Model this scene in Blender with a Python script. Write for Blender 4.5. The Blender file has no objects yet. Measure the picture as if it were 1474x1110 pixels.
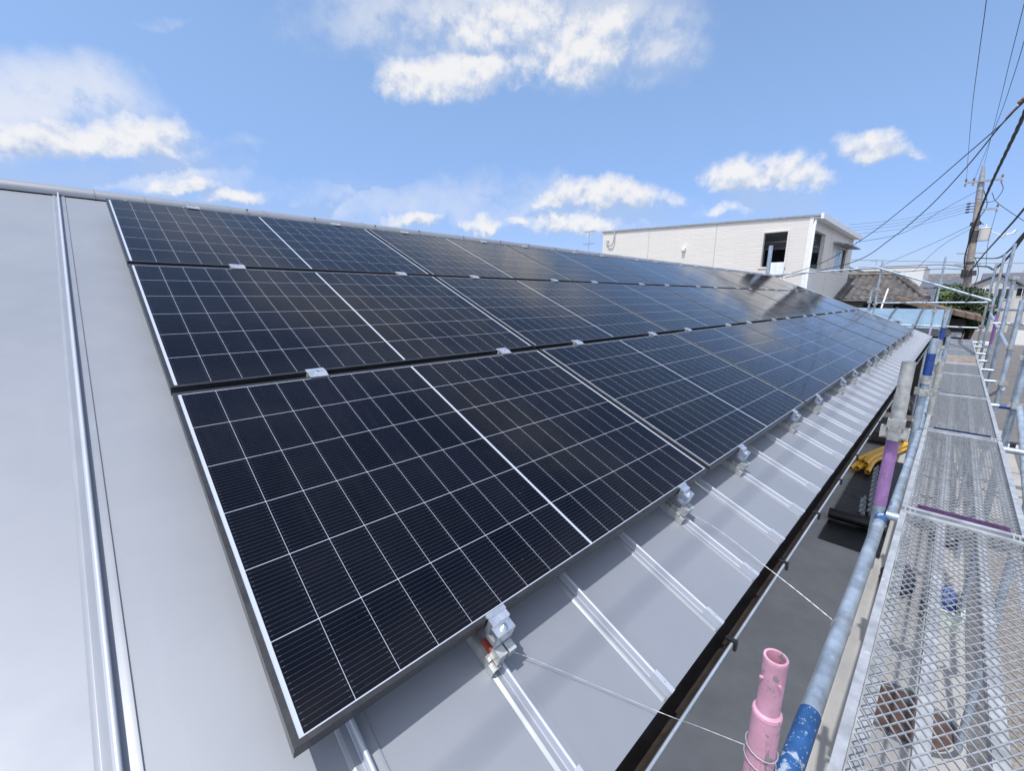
import bpy, bmesh, math, random
from mathutils import Vector, Matrix, noise as mnoise
random.seed(7)
SC = bpy.context.scene
COL = SC.collection
R_ = math.radians
# ------------------------------------------------------------------ camera
A = R_(22.6)                                   # roof pitch
CA, SA = math.cos(A), math.sin(A)
def rf(x, t, h=0.0):                           # roof plane (x along eave, t down slope, h off the panel tops) -> world
    return Vector((x, -t * CA - h * SA, -t * SA + h * CA))
cr = Vector((0.72025019, -0.63779711, 0.27286353))
cd = Vector((-0.14074646, -0.51950766, -0.8427943))
cf = Vector((0.67928646, 0.56861818, -0.46394318))
def rw(v): return Vector((v.x, v.y * CA - v.z * SA, v.y * SA + v.z * CA))
cr, cd, cf = rw(cr), rw(cd), rw(cf)
CAM = Vector((-0.13304, -3.86204, -0.58210))
cam = bpy.data.objects.new('camera', bpy.data.cameras.new('camera'))
COL.objects.link(cam)
m = Matrix.Identity(4)
for i in range(3):
    m[i][0] = cr[i]; m[i][1] = -cd[i]; m[i][2] = -cf[i]; m[i][3] = CAM[i]
cam.matrix_world = m
cam.data.sensor_width = 36.0
cam.data.lens = 36.0 * 608.96 / 1474.0
cam.data.clip_start = 0.05; cam.data.clip_end = 3000
SC.camera = cam
# ------------------------------------------------------------------ sun, view
SUN = Vector((-0.36, -0.03, 0.93)).normalized()
sl = bpy.data.lights.new('sun', 'SUN'); sl.energy = 3.25; sl.angle = R_(0.53); sl.color = (1.0, 0.97, 0.93)
so = bpy.data.objects.new('sun', sl); COL.objects.link(so)
so.rotation_euler = SUN.to_track_quat('Z', 'Y').to_euler(); so.location = (-10, 0, 30)
SC.view_settings.view_transform = 'Standard'
SC.view_settings.look = 'None'
SC.view_settings.gamma = 1.0
SC.view_settings.exposure = 0.42
# ------------------------------------------------------------------ node helper
class NT:
    def __init__(s, tree): s.t = tree; s.n = tree.nodes; s.l = tree.links
    def node(s, typ, **kw):
        nd = s.n.new(typ)
        for k, v in kw.items(): setattr(nd, k, v)
        return nd
    def put(s, sock, v):
        if hasattr(v, 'is_linked') or isinstance(v, bpy.types.NodeSocket): s.l.new(v, sock)
        else: sock.default_value = v
    def math(s, op, a, b=0.0, c=0.0, clamp=False):
        nd = s.node('ShaderNodeMath', operation=op, use_clamp=clamp)
        s.put(nd.inputs[0], a); s.put(nd.inputs[1], b)
        if op in ('MULTIPLY_ADD', 'WRAP', 'SMOOTH_MIN', 'SMOOTH_MAX', 'COMPARE'): s.put(nd.inputs[2], c)
        return nd.outputs[0]
    def vmath(s, op, a, b=None, out=0):
        nd = s.node('ShaderNodeVectorMath', operation=op)
        s.put(nd.inputs[0], a)
        if b is not None:
            s.put(nd.inputs[3 if op == 'SCALE' else 1], b)
        return nd.outputs[out]
    def noise(s, vec, scale, detail=4.0, rough=0.55, out=0):
        nd = s.node('ShaderNodeTexNoise'); s.put(nd.inputs['Vector'], vec)
        nd.inputs['Scale'].default_value = scale; nd.inputs['Detail'].default_value = detail
        nd.inputs['Roughness'].default_value = rough
        return nd.outputs[out]
    def smooth(s, v, a, b, lo=0.0, hi=1.0):
        nd = s.node('ShaderNodeMapRange', interpolation_type='SMOOTHSTEP')
        s.put(nd.inputs[0], v)
        for i, x in zip((1, 2, 3, 4), (a, b, lo, hi)): s.put(nd.inputs[i], x)
        return nd.outputs[0]
    def mix(s, f, a, b):
        nd = s.node('ShaderNodeMix', data_type='RGBA')
        s.put(nd.inputs['Factor'], f); s.put(nd.inputs[6], a); s.put(nd.inputs[7], b)
        return nd.outputs[2]
    def sep(s, v):
        nd = s.node('ShaderNodeSeparateXYZ'); s.put(nd.inputs[0], v); return nd.outputs
    def comb(s, x, y, z):
        nd = s.node('ShaderNodeCombineXYZ')
        for i, v in enumerate((x, y, z)): s.put(nd.inputs[i], v)
        return nd.outputs[0]
def c4(c): return (c[0], c[1], c[2], 1.0)
# ------------------------------------------------------------------ world: Nishita sky with cumulus
W = bpy.data.worlds.new('World'); SC.world = W; W.use_nodes = True
nt = NT(W.node_tree); nt.n.clear()
out = nt.node('ShaderNodeOutputWorld')
sky = nt.node('ShaderNodeTexSky', sky_type='NISHITA')
sky.sun_disc = False
sky.sun_elevation = math.asin(SUN.z)
sky.sun_rotation = math.atan2(SUN.x, SUN.y)
sky.altitude = 20; sky.air_density = 1.0; sky.dust_density = 0.5; sky.ozone_density = 2.6
SKY_STRENGTH = 0.15
tc = nt.node('ShaderNodeTexCoord')
D = nt.vmath('NORMALIZE', tc.outputs['Generated'])
# sky tint by elevation: the glow towards the horizon is damped and kept blue
elev = nt.smooth(nt.sep(D)[2], -0.05, 0.50)
tint = nt.mix(elev, (0.455, 0.49, 0.74, 1), (1.09, 1.09, 1.08, 1))
mul = nt.node('ShaderNodeMix', data_type='RGBA', blend_type='MULTIPLY'); mul.inputs['Factor'].default_value = 1.0
nt.put(mul.inputs[6], sky.outputs[0]); nt.put(mul.inputs[7], tint)
bgs = nt.node('ShaderNodeBackground'); nt.put(bgs.inputs[0], mul.outputs[2]); bgs.inputs[1].default_value = SKY_STRENGTH
# fixed world compass directions that the cloud bank is laid out around
fx, rx_, ux = cf.copy(), cr.copy(), -cd.copy()
dz = nt.math('MAXIMUM', nt.vmath('DOT_PRODUCT', D, tuple(fx), out=1), 0.02)
du = nt.math('DIVIDE', nt.vmath('DOT_PRODUCT', D, tuple(rx_), out=1), dz)
dv = nt.math('DIVIDE', nt.vmath('DOT_PRODUCT', D, tuple(ux), out=1), dz)
warp = nt.noise(D, 14.0, 8.0, 0.62, out=1)
warp = nt.vmath('SCALE', nt.vmath('SUBTRACT', warp, (0.5, 0.5, 0.5)), 0.12)
UV = nt.vmath('ADD', nt.comb(du, dv, 0.0), nt.vmath('MULTIPLY', warp, (1.0, 0.8, 0.0)))
def tanpos(px, py): return ((px - 737.0) / 609.0, -(py - 555.0) / 609.0)
def cloudfield(lst, UV=UV):
    acc = None
    for (px, py, rx, ry, amp) in lst:
        u, v = tanpos(px, py)
        d = nt.vmath('MULTIPLY', nt.vmath('SUBTRACT', UV, (u, v, 0)), (609.0 / (rx * 1.08), 609.0 / (ry * 1.10), 0))
        # flatter bases: stretch below centre
        s = nt.sep(d)
        vv = nt.math('MULTIPLY', nt.math('MINIMUM', s[1], 0.0), 1.7)
        vv = nt.math('ADD', nt.math('MAXIMUM', s[1], 0.0), vv)
        q = nt.math('ADD', nt.math('POWER', s[0], 2.0), nt.math('POWER', vv, 2.0))
        g = nt.math('MULTIPLY', nt.math('SUBTRACT', 1.0, q), amp)
        acc = g if acc is None else nt.math('SMOOTH_MAX', acc, g, 0.25)
    return acc
crisp = [(120, 203, 165, 52, 1.0), (52, 200, 90, 36, 1), (215, 214, 58, 26, 0.8), (268, 270, 58, 22, 0.9), (338, 290, 58, 18, 0.75), (592, 320, 48, 17, .85),
         (630, 118, 92, 46, 1.1), (695, 112, 60, 34, .9), (820, 75, 120, 75, 1.0), (745, 40, 150, 60, .8),
         (872, 284, 82, 34, 1.0), (800, 290, 40, 20, .8), (825, 326, 70, 22, .85), (692, 325, 30, 17, .7), (742, 318, 22, 12, .6),
         (1140, 252, 62, 36, 1.1), (1065, 262, 62, 32, 1.0), (1100, 268, 90, 20, .8), (1028, 305, 32, 12, .7), (968, 288, 26, 17, .55),
         (1265, 217, 58, 27, 1.0), (1310, 221, 28, 13, .6)]
wisp = [(40, 150, 190, 72, 1.05), (700, 30, 240, 100, .75), (560, 20, 110, 70, .35), (850, 60, 150, 100, .8), (560, 300, 260, 32, .25), (130, 262, 200, 30, .55), (850, 315, 190, 36, .5), (1110, 290, 80, 30, .5),
        (350, 210, 30, 13, .35), (232, 33, 28, 13, .3), (430, 305, 90, 20, .5), (960, 20, 60, 40, .3), (-60, 215, 180, 60, .5), (240, 245, 90, 40, .5),
        (520, -330, 420, 150, .45), (1100, -420, 420, 160, .5), (900, -150, 200, 60, .4)]
fb = nt.noise(D, 12.0, 10.0, 0.60)
fb2 = nt.noise(D, 6.0, 8.0, 0.6)
C1 = cloudfield(crisp); C2 = cloudfield(wisp)
d1 = nt.math('ADD', nt.math('ADD', C1, 0.06), nt.math('MULTIPLY', nt.math('SUBTRACT', fb, 0.5), 2.3))
m1 = nt.smooth(d1, -0.12, 0.92)
d2 = nt.math('ADD', C2, nt.math('MULTIPLY', nt.math('SUBTRACT', fb2, 0.5), 2.4))
m2 = nt.math('MULTIPLY', nt.smooth(d2, -0.45, 1.1), 0.72)
msk = nt.math('MAXIMUM', m1, m2)
front = nt.vmath('DOT_PRODUCT', D, tuple(fx), out=1)
msk = nt.math('MULTIPLY', msk, nt.smooth(front, 0.04, 0.2))
fb3 = nt.noise(nt.vmath('MULTIPLY', D, (1.0, 1.0, 1.8)), 2.6, 8.0, 0.6)
m3 = nt.math('MULTIPLY', nt.smooth(fb3, 0.42, 0.60), nt.smooth(front, 0.12, -0.12))  # unseen bright clouds behind the camera, added as fill light
msk = nt.math('MAXIMUM', msk, m3)
# lit tops and bluish undersides: density a little above against density here
Dup = nt.vmath('ADD', D, (-0.008, 0.0, 0.016))
fbu = nt.noise(Dup, 12.0, 10.0, 0.60)
C1u = cloudfield(crisp, nt.vmath('ADD', UV, (-0.008, 0.022, 0.0)))
lit = nt.smooth(nt.math('ADD', nt.math('MULTIPLY', nt.math('SUBTRACT', C1, C1u), 0.55), nt.math('MULTIPLY', nt.math('SUBTRACT', fb, fbu), 2.8)), -0.42, 0.32)
ccol = nt.mix(lit, (0.50, 0.62, 0.85, 1), (1.0, 0.99, 0.99, 1))
bgc = nt.node('ShaderNodeBackground'); nt.put(bgc.inputs[0], ccol); nt.put(bgc.inputs[1], nt.math('MULTIPLY_ADD', m3, 0.75, 0.70))
mx = nt.node('ShaderNodeMixShader'); nt.put(mx.inputs[0], nt.math('MULTIPLY', msk, 0.93))
nt.l.new(bgs.outputs[0], mx.inputs[1]); nt.l.new(bgc.outputs[0], mx.inputs[2]); nt.l.new(mx.outputs[0], out.inputs[0])

# ------------------------------------------------------------------ materials
def mat(name, col, rough=0.6, metal=0.0, n=None, spots=None, bump=None, spec=0.5, coat=0.0):
    """n=(scale, amount) value mottling; spots=[(scale, lo, hi, colour)] worn patches; bump=(scale, strength, dist)"""
    M = bpy.data.materials.new(name); M.use_nodes = True
    k = NT(M.node_tree); b = k.n['Principled BSDF']
    b.inputs['Roughness'].default_value = rough; b.inputs['Metallic'].default_value = metal
    b.inputs['Specular IOR Level'].default_value = spec
    b.inputs['Coat Weight'].default_value = coat
    t = k.node('ShaderNodeTexCoord'); P = t.outputs['Object']
    c = c4(col)
    if n:
        f = k.noise(P, n[0], 6.0, 0.6)
        lo = c4([x * (1 - n[1]) for x in col]); hi = c4([min(1, x * (1 + n[1])) for x in col])
        c = k.mix(k.smooth(f, 0.25, 0.75), lo, hi)
        k.put(b.inputs['Roughness'], k.smooth(f, 0.2, 0.8, max(0.02, rough - 0.08), min(1, rough + 0.08)))
    for sp in (spots or []):
        f = k.noise(k.vmath('MULTIPLY', P, sp[4]), sp[0], 7.0, 0.65) if len(sp) > 4 else k.noise(P, sp[0], 7.0, 0.65)
        c = k.mix(k.smooth(f, sp[1], sp[2]), c, c4(sp[3]))
    k.put(b.inputs['Base Color'], c)
    if bump:
        f = k.noise(P, bump[0], 5.0, 0.6)
        bn = k.node('ShaderNodeBump'); bn.inputs['Strength'].default_value = bump[1]; bn.inputs['Distance'].default_value = bump[2]
        k.put(bn.inputs['Height'], f); k.l.new(bn.outputs[0], b.inputs['Normal'])
    M['nt'] = 1
    return M
MT = {}
GALV = (0.44, 0.48, 0.52)
MT['galv'] = mat('galvanised_steel', (0.36, 0.43, 0.51), 0.42, 0.45, (14, 0.3), [(55, 0.60, 0.72, (0.58, 0.62, 0.66)), (9, 0.62, 0.78, (0.27, 0.28, 0.29)), (70, 0.70, 0.74, (0.72, 0.72, 0.70)), (17, 0.70, 0.76, (0.26, 0.19, 0.15))], bump=(40, 0.15, 0.002))
MT['galv_dull'] = mat('dull_galvanised_steel', (0.36, 0.37, 0.36), 0.6, 0.3, (22, 0.35), [(40, 0.64, 0.75, (0.6, 0.6, 0.58))])
MT['mesh'] = mat('galvanised_mesh', (0.36, 0.375, 0.395), 0.45, 0.4, (30, 0.2), [(4, 0.62, 0.75, (0.45, 0.44, 0.44))])
MT['mesh_rusty'] = mat('rust_stained_mesh', (0.55, 0.47, 0.41), 0.5, 0.4, (12, 0.3), [(6, 0.5, 0.7, (0.36, 0.22, 0.14))])
MT['plank'] = mat('weathered_plank_steel', (0.38, 0.40, 0.425), 0.5, 0.35, (10, 0.3), [(24, 0.6, 0.7, (0.55, 0.55, 0.54)), (7, 0.62, 0.78, (0.27, 0.26, 0.25)), (60, 0.7, 0.74, (0.7, 0.7, 0.68))])
MT['pink'] = mat('pink_paint', (0.55, 0.29, 0.385), 0.5, 0, (20, 0.14), [(36, 0.585, 0.62, (0.24, 0.22, 0.22)), (70, 0.60, 0.64, (0.22, 0.20, 0.20), (1, 1, .12)), (30, 0.62, 0.70, (0.42, 0.24, 0.30), (1, 1, .4)), (90, 0.62, 0.66, (0.33, 0.29, 0.30))])
MT['purple'] = mat('purple_paint', (0.30, 0.16, 0.36), 0.5, 0, (18, 0.2), [(120, 0.62, 0.68, (0.5, 0.42, 0.52), (1, 1, .2)), (40, 0.62, 0.68, (0.16, 0.10, 0.18))])
MT['mauve'] = mat('pale_purple_paint', (0.46, 0.36, 0.52), 0.5, 0, (18, 0.2), [(60, 0.55, 0.65, (0.55, 0.55, 0.58))])
MT['blue'] = mat('blue_paint', (0.02, 0.085, 0.24), 0.5, 0, (18, 0.25), [(26, 0.56, 0.64, (0.36, 0.44, 0.54)), (80, 0.58, 0.66, (0.32, 0.42, 0.54))])
MT['navy'] = mat('dark_blue_paint', (0.015, 0.05, 0.22), 0.5, 0, (18, 0.25), [(60, 0.66, 0.7, (0.3, 0.36, 0.45))])
MT['alu'] = mat('bright_aluminium', (0.72, 0.74, 0.77), 0.33, 0.85, (30, 0.1))
MT['alu_dull'] = mat('dull_zinc', (0.50, 0.52, 0.52), 0.45, 0.6, (30, 0.2))
MT['redrub'] = mat('red_rubber', (0.30, 0.05, 0.035), 0.7, 0, (30, 0.2))
MT['bolt'] = mat('steel_bolt', (0.75, 0.75, 0.76), 0.22, 1.0)
MT['frame'] = mat('black_anodised_frame', (0.020, 0.021, 0.025), 0.36, 0.0, (25, 0.15))
MT['gutter'] = mat('dark_brown_gutter', (0.038, 0.032, 0.030), 0.36, 0, (12, 0.3), [(5, 0.5, 0.8, (0.055, 0.042, 0.036))])
MT['gutter_rim'] = mat('gutter_rim_painted_gleam', (0.28, 0.33, 0.40), 0.4, 0.1, (10, 0.15))  # gleam along the rim put into its colour; the gutter is dark brown
MT['black'] = mat('black_plastic', (0.012, 0.012, 0.014), 0.5, 0, (12, 0.3))
MT['rubber'] = mat('black_rubber_sheet', (0.005, 0.0055, 0.007), 0.42, 0, (6, 0.4), bump=(5, 0.35, 0.03))
MT['screwsteel'] = mat('grey_screw_steel', (0.20, 0.22, 0.24), 0.5, 0.4, (20, 0.3))
MT['yellow'] = mat('yellow_plastic', (0.68, 0.38, 0.035), 0.45, 0, (14, 0.15))
MT['wire'] = mat('bare_tie_wire', (0.62, 0.63, 0.64), 0.35, 0.6)
MT['cable'] = mat('black_cable', (0.02, 0.021, 0.026), 0.6, 0, (8, 0.3))
MT['concrete_pole'] = mat('weathered_concrete', (0.30, 0.27, 0.245), 0.85, 0, (6, 0.25), [(3, 0.6, 0.75, (0.16, 0.14, 0.13))])
MT['pole_far'] = mat('far_pole_concrete', (0.34, 0.31, 0.31), 0.85, 0, (4, 0.2))
MT['polesteel'] = mat('pole_fitting_steel', (0.33, 0.35, 0.37), 0.55, 0.4, (8, 0.2))
MT['dkfit'] = mat('dark_pole_fitting', (0.05, 0.05, 0.055), 0.6, 0, (8, 0.3))
MT['porcelain'] = mat('brown_porcelain', (0.30, 0.18, 0.14), 0.3, 0, (8, 0.2))
MT['pinsul'] = mat('white_porcelain', (0.72, 0.72, 0.70), 0.3)
MT['whitepaint'] = mat('white_trim', (0.80, 0.80, 0.80), 0.5, 0, (3, 0.05))
MT['darkmetal'] = mat('dark_grey_metal', (0.10, 0.105, 0.115), 0.5, 0.2, (6, 0.2))
MT['glassdk'] = mat('window_glass', (0.015, 0.02, 0.028), 0.06, 0, None, spec=0.8)
MT['intwall'] = mat('balcony_wall', (0.42, 0.43, 0.45), 0.8, 0, (3, 0.08))
MT['cloth_w'] = mat('white_cotton', (0.78, 0.80, 0.84), 0.9, 0, (8, 0.05), bump=(10, 0.3, 0.03))
MT['cloth_b'] = mat('navy_cotton', (0.02, 0.03, 0.06), 0.9, 0, (8, 0.2))
MT['cloth_lb'] = mat('pale_blue_cotton', (0.42, 0.58, 0.70), 0.9, 0, (8, 0.1))
MT['plaster'] = mat('grey_plaster', (0.40, 0.38, 0.36), 0.9, 0, (2.5, 0.15), [(1.1, 0.6, 0.8, (0.28, 0.26, 0.25))])
MT['woodbrown'] = mat('weathered_brown_wood', (0.16, 0.115, 0.085), 0.8, 0, (5, 0.3), bump=(8, 0.3, 0.02))
MT['woodtan'] = mat('tan_boards', (0.42, 0.34, 0.26), 0.8, 0, (5, 0.2))
MT['darkwood'] = mat('dark_stained_boards', (0.045, 0.034, 0.03), 0.7, 0, (5, 0.35))
MT['slate'] = mat('slate_grey_sheet', (0.11, 0.115, 0.14), 0.6, 0.1, (3, 0.15))
MT['shade'] = mat('wall_with_painted_shade', (0.055, 0.045, 0.04), 0.8, 0, (3, 0.3))  # shade below the roofs put into the wall colour
MT['carport'] = mat('pale_blue_polycarbonate', (0.19, 0.28, 0.36), 0.3, 0, (2, 0.08))
MT['beige'] = mat('beige_wall', (0.50, 0.44, 0.37), 0.9, 0, (1.5, 0.08))
MT['brownwall'] = mat('brown_wall', (0.34, 0.27, 0.245), 0.9, 0, (1.5, 0.12))
MT['greywall'] = mat('pale_grey_wall', (0.56, 0.55, 0.53), 0.9, 0, (1.5, 0.08))
MT['whitewall'] = mat('white_wall', (0.72, 0.72, 0.71), 0.85, 0, (1.0, 0.04))
MT['bark'] = mat('bark', (0.09, 0.07, 0.05), 0.9, 0, (8, 0.3))
MT['manhole'] = mat('rusty_iron', (0.085, 0.05, 0.04), 0.75, 0.2, (14, 0.4), bump=(60, 0.5, 0.01))
MT['clear'] = mat('cloudy_plastic', (0.50, 0.56, 0.50), 0.35, 0, (8, 0.2))
MT['bluebag'] = mat('blue_bag', (0.02, 0.05, 0.20), 0.5, 0, (10, 0.3))
MT['tancap'] = mat('tan_straw', (0.48, 0.33, 0.22), 0.8, 0, (20, 0.2))
MT['darkbag'] = mat('dark_bag', (0.03, 0.033, 0.045), 0.7, 0, (10, 0.4), bump=(12, 0.5, 0.03))

def leafmat(name, a, b):
    M = bpy.data.materials.new(name); M.use_nodes = True
    k = NT(M.node_tree); s = k.n['Principled BSDF']
    t = k.node('ShaderNodeTexCoord'); g = k.node('ShaderNodeNewGeometry')
    f = k.noise(t.outputs['Object'], 1.6, 4.0)
    f = k.math('ADD', k.math('MULTIPLY', f, 0.6), k.math('MULTIPLY', g.outputs['Random Per Island'], 0.5))
    k.put(s.inputs['Base Color'], k.mix(k.smooth(f, 0.3, 0.85), c4(a), c4(b)))
    s.inputs['Roughness'].default_value = 0.55
    return M
MT['leaf'] = leafmat('hedge_leaves', (0.028, 0.055, 0.016), (0.095, 0.15, 0.035))
MT['leafdk'] = leafmat('dark_leaves', (0.012, 0.026, 0.010), (0.05, 0.085, 0.028))

def metal_roof_mat(name='painted_metal_roof', r0=0.46, r1=0.54, met=0.22, g=1.0):
    M = bpy.data.materials.new(name); M.use_nodes = True
    k = NT(M.node_tree); b = k.n['Principled BSDF']
    P = k.node('ShaderNodeTexCoord').outputs['Object']
    f = k.noise(P, 1.3, 6.0, 0.6); f2 = k.noise(P, 7.0, 7.0, 0.65); f3 = k.noise(P, 38.0, 4.0, 0.6)
    st = k.noise(k.vmath('MULTIPLY', P, (26.0, 2.2, 2.2)), 1.0, 5.0, 0.6)
    c = k.mix(k.smooth(f, 0.3, 0.7), (0.220 * g, 0.238 * g, 0.274 * g, 1), (0.242 * g, 0.260 * g, 0.297 * g, 1))
    c = k.mix(k.math('MULTIPLY', k.smooth(st, 0.55, 0.8), 0.07), c, (0.36, 0.37, 0.39, 1))
    c = k.mix(k.math('MULTIPLY', k.smooth(f2, 0.66, 0.8), 0.25), c, (0.18, 0.185, 0.20, 1))
    c = k.mix(k.math('MULTIPLY', k.smooth(f3, 0.72, 0.78), 0.5), c, (0.2, 0.2, 0.2, 1))
    sc = k.noise(k.vmath('MULTIPLY', P, (9.0, 3.0, 3.0)), 1.0, 8.0, 0.7)
    c = k.mix(k.math('MULTIPLY', k.smooth(sc, 0.60, 0.78), 0.16), c, (0.17, 0.17, 0.175, 1))
    k.put(b.inputs['Base Color'], c)
    b.inputs['Metallic'].default_value = met
    k.put(b.inputs['Roughness'], k.smooth(f2, 0.3, 0.75, r0, r1))
    bn = k.node('ShaderNodeBump'); bn.inputs['Strength'].default_value = 0.05; bn.inputs['Distance'].default_value = 0.010
    k.put(bn.inputs['Height'], k.noise(P, 3.0, 3.0)); k.l.new(bn.outputs[0], b.inputs['Normal'])
    return M
MT['roof'] = metal_roof_mat()
MT['seam'] = metal_roof_mat('roof_metal_sunlit_copy', 0.34, 0.44, 0.22, 1.8)  # roof metal lightened: sun glints on the ribs painted into the colour
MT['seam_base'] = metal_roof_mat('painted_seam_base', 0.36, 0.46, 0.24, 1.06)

PW, PH, GX, GT = 1.722, 1.134, 0.0189, 0.0345
def cell_mat():
    M = bpy.data.materials.new('monocrystalline_cells_under_glass'); M.use_nodes = True
    k = NT(M.node_tree); b = k.n['Principled BSDF']
    t = k.node('ShaderNodeTexCoord'); oi = k.node('ShaderNodeObjectInfo')
    s = k.sep(t.outputs['Object'])
    x = s[0]; y = k.math('MULTIPLY', s[1], -1.0)
    right = k.math('GREATER_THAN', x, 0.861)
    u = k.math('DIVIDE', k.math('SUBTRACT', x, k.math('MULTIPLY_ADD', right, 0.845, 0.020)), 0.093)
    v = k.math('DIVIDE', k.math('SUBTRACT', y, 0.0135), 0.1845)
    def inside(a, n): return k.math('MULTIPLY', k.math('GREATER_THAN', a, 0.0), k.math('LESS_THAN', a, n))
    ins = k.math('MULTIPLY', inside(u, 9.0), inside(v, 6.0))
    fu = k.math('FRACT', u); fv = k.math('FRACT', v)
    def edge(f, pitch): return k.math('MULTIPLY', k.math('MINIMUM', f, k.math('SUBTRACT', 1.0, f)), pitch)
    eu = edge(fu, 0.093); ev = edge(fv, 0.1845)
    gap = k.math('MAXIMUM', k.math('LESS_THAN', eu, 0.00048), k.math('LESS_THAN', ev, 0.00078))
    # tiny cut corners
    gap = k.math('MAXIMUM', gap, k.math('LESS_THAN', k.math('ADD', eu, ev), 0.0022))
    cellmask = k.math('MULTIPLY', ins, k.math('SUBTRACT', 1.0, gap))
    bb = k.math('FRACT', k.math('MULTIPLY', v, 16.0))
    bd = edge(bb, 0.01153)
    # solder pads thicken the wires at both ends of a cell
    pad = k.math('MULTIPLY', k.math('GREATER_THAN', eu, 0.004), k.math('LESS_THAN', eu, 0.0085))
    wid = k.math('MULTIPLY_ADD', pad, 0.0006, 0.00034)
    wire = k.math('LESS_THAN', bd, wid)
    wn = k.node('ShaderNodeTexWhiteNoise', noise_dimensions='4D')
    k.put(wn.inputs['Vector'], k.comb(k.math('FLOOR', u), k.math('FLOOR', v), right)); k.put(wn.inputs['W'], oi.outputs['Random'])
    cc = k.mix(wn.outputs[0], (0.0010, 0.0016, 0.0046, 1), (0.0030, 0.0038, 0.0085, 1))
    cc = k.mix(k.math('MULTIPLY', wire, 0.34), cc, (0.13, 0.14, 0.18, 1))
    c = k.mix(cellmask, (0.40, 0.44, 0.52, 1), cc)
    off = k.vmath('ADD', t.outputs['Object'], k.comb(k.math('MULTIPLY', oi.outputs['Random'], 37.0), k.math('MULTIPLY', oi.outputs['Random'], 91.0), 0.0))
    dust = k.noise(off, 2.2, 6.0, 0.62)
    run = k.noise(k.vmath('MULTIPLY', off, (24.0, 1.6, 1.0)), 1.0, 5.0, 0.6)
    low = k.smooth(y, PH - 0.16, PH - 0.012)
    dd = k.math('ADD', k.math('MULTIPLY', k.smooth(dust, 0.4, 0.8), 0.011), k.math('MULTIPLY', k.smooth(run, 0.55, 0.8), 0.006))
    dd = k.math('ADD', dd, k.math('MULTIPLY', low, 0.008))
    c = k.mix(dd, c, (0.5, 0.48, 0.45, 1))
    c = k.mix(k.math('MULTIPLY', k.smooth(k.noise(off, 60.0, 2.0), 0.76, 0.80), 0.05), c, (0.55, 0.54, 0.5, 1))
    k.put(b.inputs['Base Color'], c)
    b.inputs['IOR'].default_value = 1.5; b.inputs['Specular IOR Level'].default_value = 0.14
    k.put(b.inputs['Roughness'], k.math('ADD', k.smooth(dust, 0.3, 0.8, 0.07, 0.13), k.math('MULTIPLY', k.smooth(run, 0.5, 0.8), 0.03)))
    return M
MT['cells'] = cell_mat()

def siding_mat():
    M = bpy.data.materials.new('white_lap_siding'); M.use_nodes = True
    k = NT(M.node_tree); b = k.n['Principled BSDF']
    P = k.node('ShaderNodeTexCoord').outputs['Object']
    s = k.sep(P)
    h = k.math('ADD', s[0], s[1])
    Q = k.comb(h, s[2], 0.0)
    br = k.node('ShaderNodeTexBrick'); k.put(br.inputs['Vector'], Q)
    br.inputs['Scale'].default_value = 1.0; br.inputs['Brick Width'].default_value = 0.9; br.inputs['Row Height'].default_value = 0.11
    br.inputs['Mortar Size'].default_value = 0.012; br.offset = 0.37
    br.inputs['Color1'].default_value = (0.72, 0.69, 0.645, 1); br.inputs['Color2'].default_value = (0.68, 0.65, 0.605, 1); br.inputs['Mortar'].default_value = (0.64, 0.61, 0.57, 1)
    f = k.noise(k.vmath('MULTIPLY', P, (2.0, 2.0, 14.0)), 1.6, 5.0, 0.6)
    k.put(b.inputs['Base Color'], k.mix(k.math('MULTIPLY', f, 0.30), br.outputs[0], (0.66, 0.635, 0.60, 1)))
    bn = k.node('ShaderNodeBump'); bn.inputs['Strength'].default_value = 0.35; bn.inputs['Distance'].default_value = 0.02
    k.put(bn.inputs['Height'], k.math('ADD', f, k.math('MULTIPLY', br.outputs['Fac'], -0.6))); k.l.new(bn.outputs[0], b.inputs['Normal'])
    b.inputs['Roughness'].default_value = 0.75
    return M
MT['siding'] = siding_mat()

def ground_mat(name, a, b2, scale, rough=0.9, speck=None, bump=0.3):
    M = bpy.data.materials.new(name); M.use_nodes = True
    k = NT(M.node_tree); b = k.n['Principled BSDF']
    P = k.node('ShaderNodeTexCoord').outputs['Object']
    f = k.noise(P, scale, 8.0, 0.62); g = k.noise(P, scale * 0.13, 5.0, 0.6)
    c = k.mix(k.smooth(k.math('ADD', k.math('MULTIPLY', f, 0.5), k.math('MULTIPLY', g, 0.5)), 0.32, 0.68), c4(a), c4(b2))
    h = f
    if speck:
        vo = k.node('ShaderNodeTexVoronoi'); k.put(vo.inputs['Vector'], P); vo.inputs['Scale'].default_value = speck
        sp = k.sep(vo.outputs['Color'])[0]
        c = k.mix(k.math('MULTIPLY', sp, 0.65), c, c4([min(1, v * 2.0) for v in b2])); h = vo.outputs['Distance']
    k.put(b.inputs['Base Color'], c); b.inputs['Roughness'].default_value = rough
    bn = k.node('ShaderNodeBump'); bn.inputs['Strength'].default_value = bump; bn.inputs['Distance'].default_value = 0.02
    k.put(bn.inputs['Height'], h); k.l.new(bn.outputs[0], b.inputs['Normal'])
    return M
MT['asphalt'] = ground_mat('asphalt', (0.105, 0.10, 0.10), (0.155, 0.15, 0.148), 9.0)
MT['yard'] = ground_mat('yard_concrete', (0.262, 0.256, 0.25), (0.345, 0.336, 0.326), 3.0, bump=0.1)
MT['gravel'] = ground_mat('brown_gravel', (0.115, 0.105, 0.095), (0.165, 0.15, 0.135), 20.0, speck=45)
MT['dkgravel'] = ground_mat('dark_gravel', (0.045, 0.045, 0.05), (0.10, 0.10, 0.105), 20.0, speck=32, bump=0.8)
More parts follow.
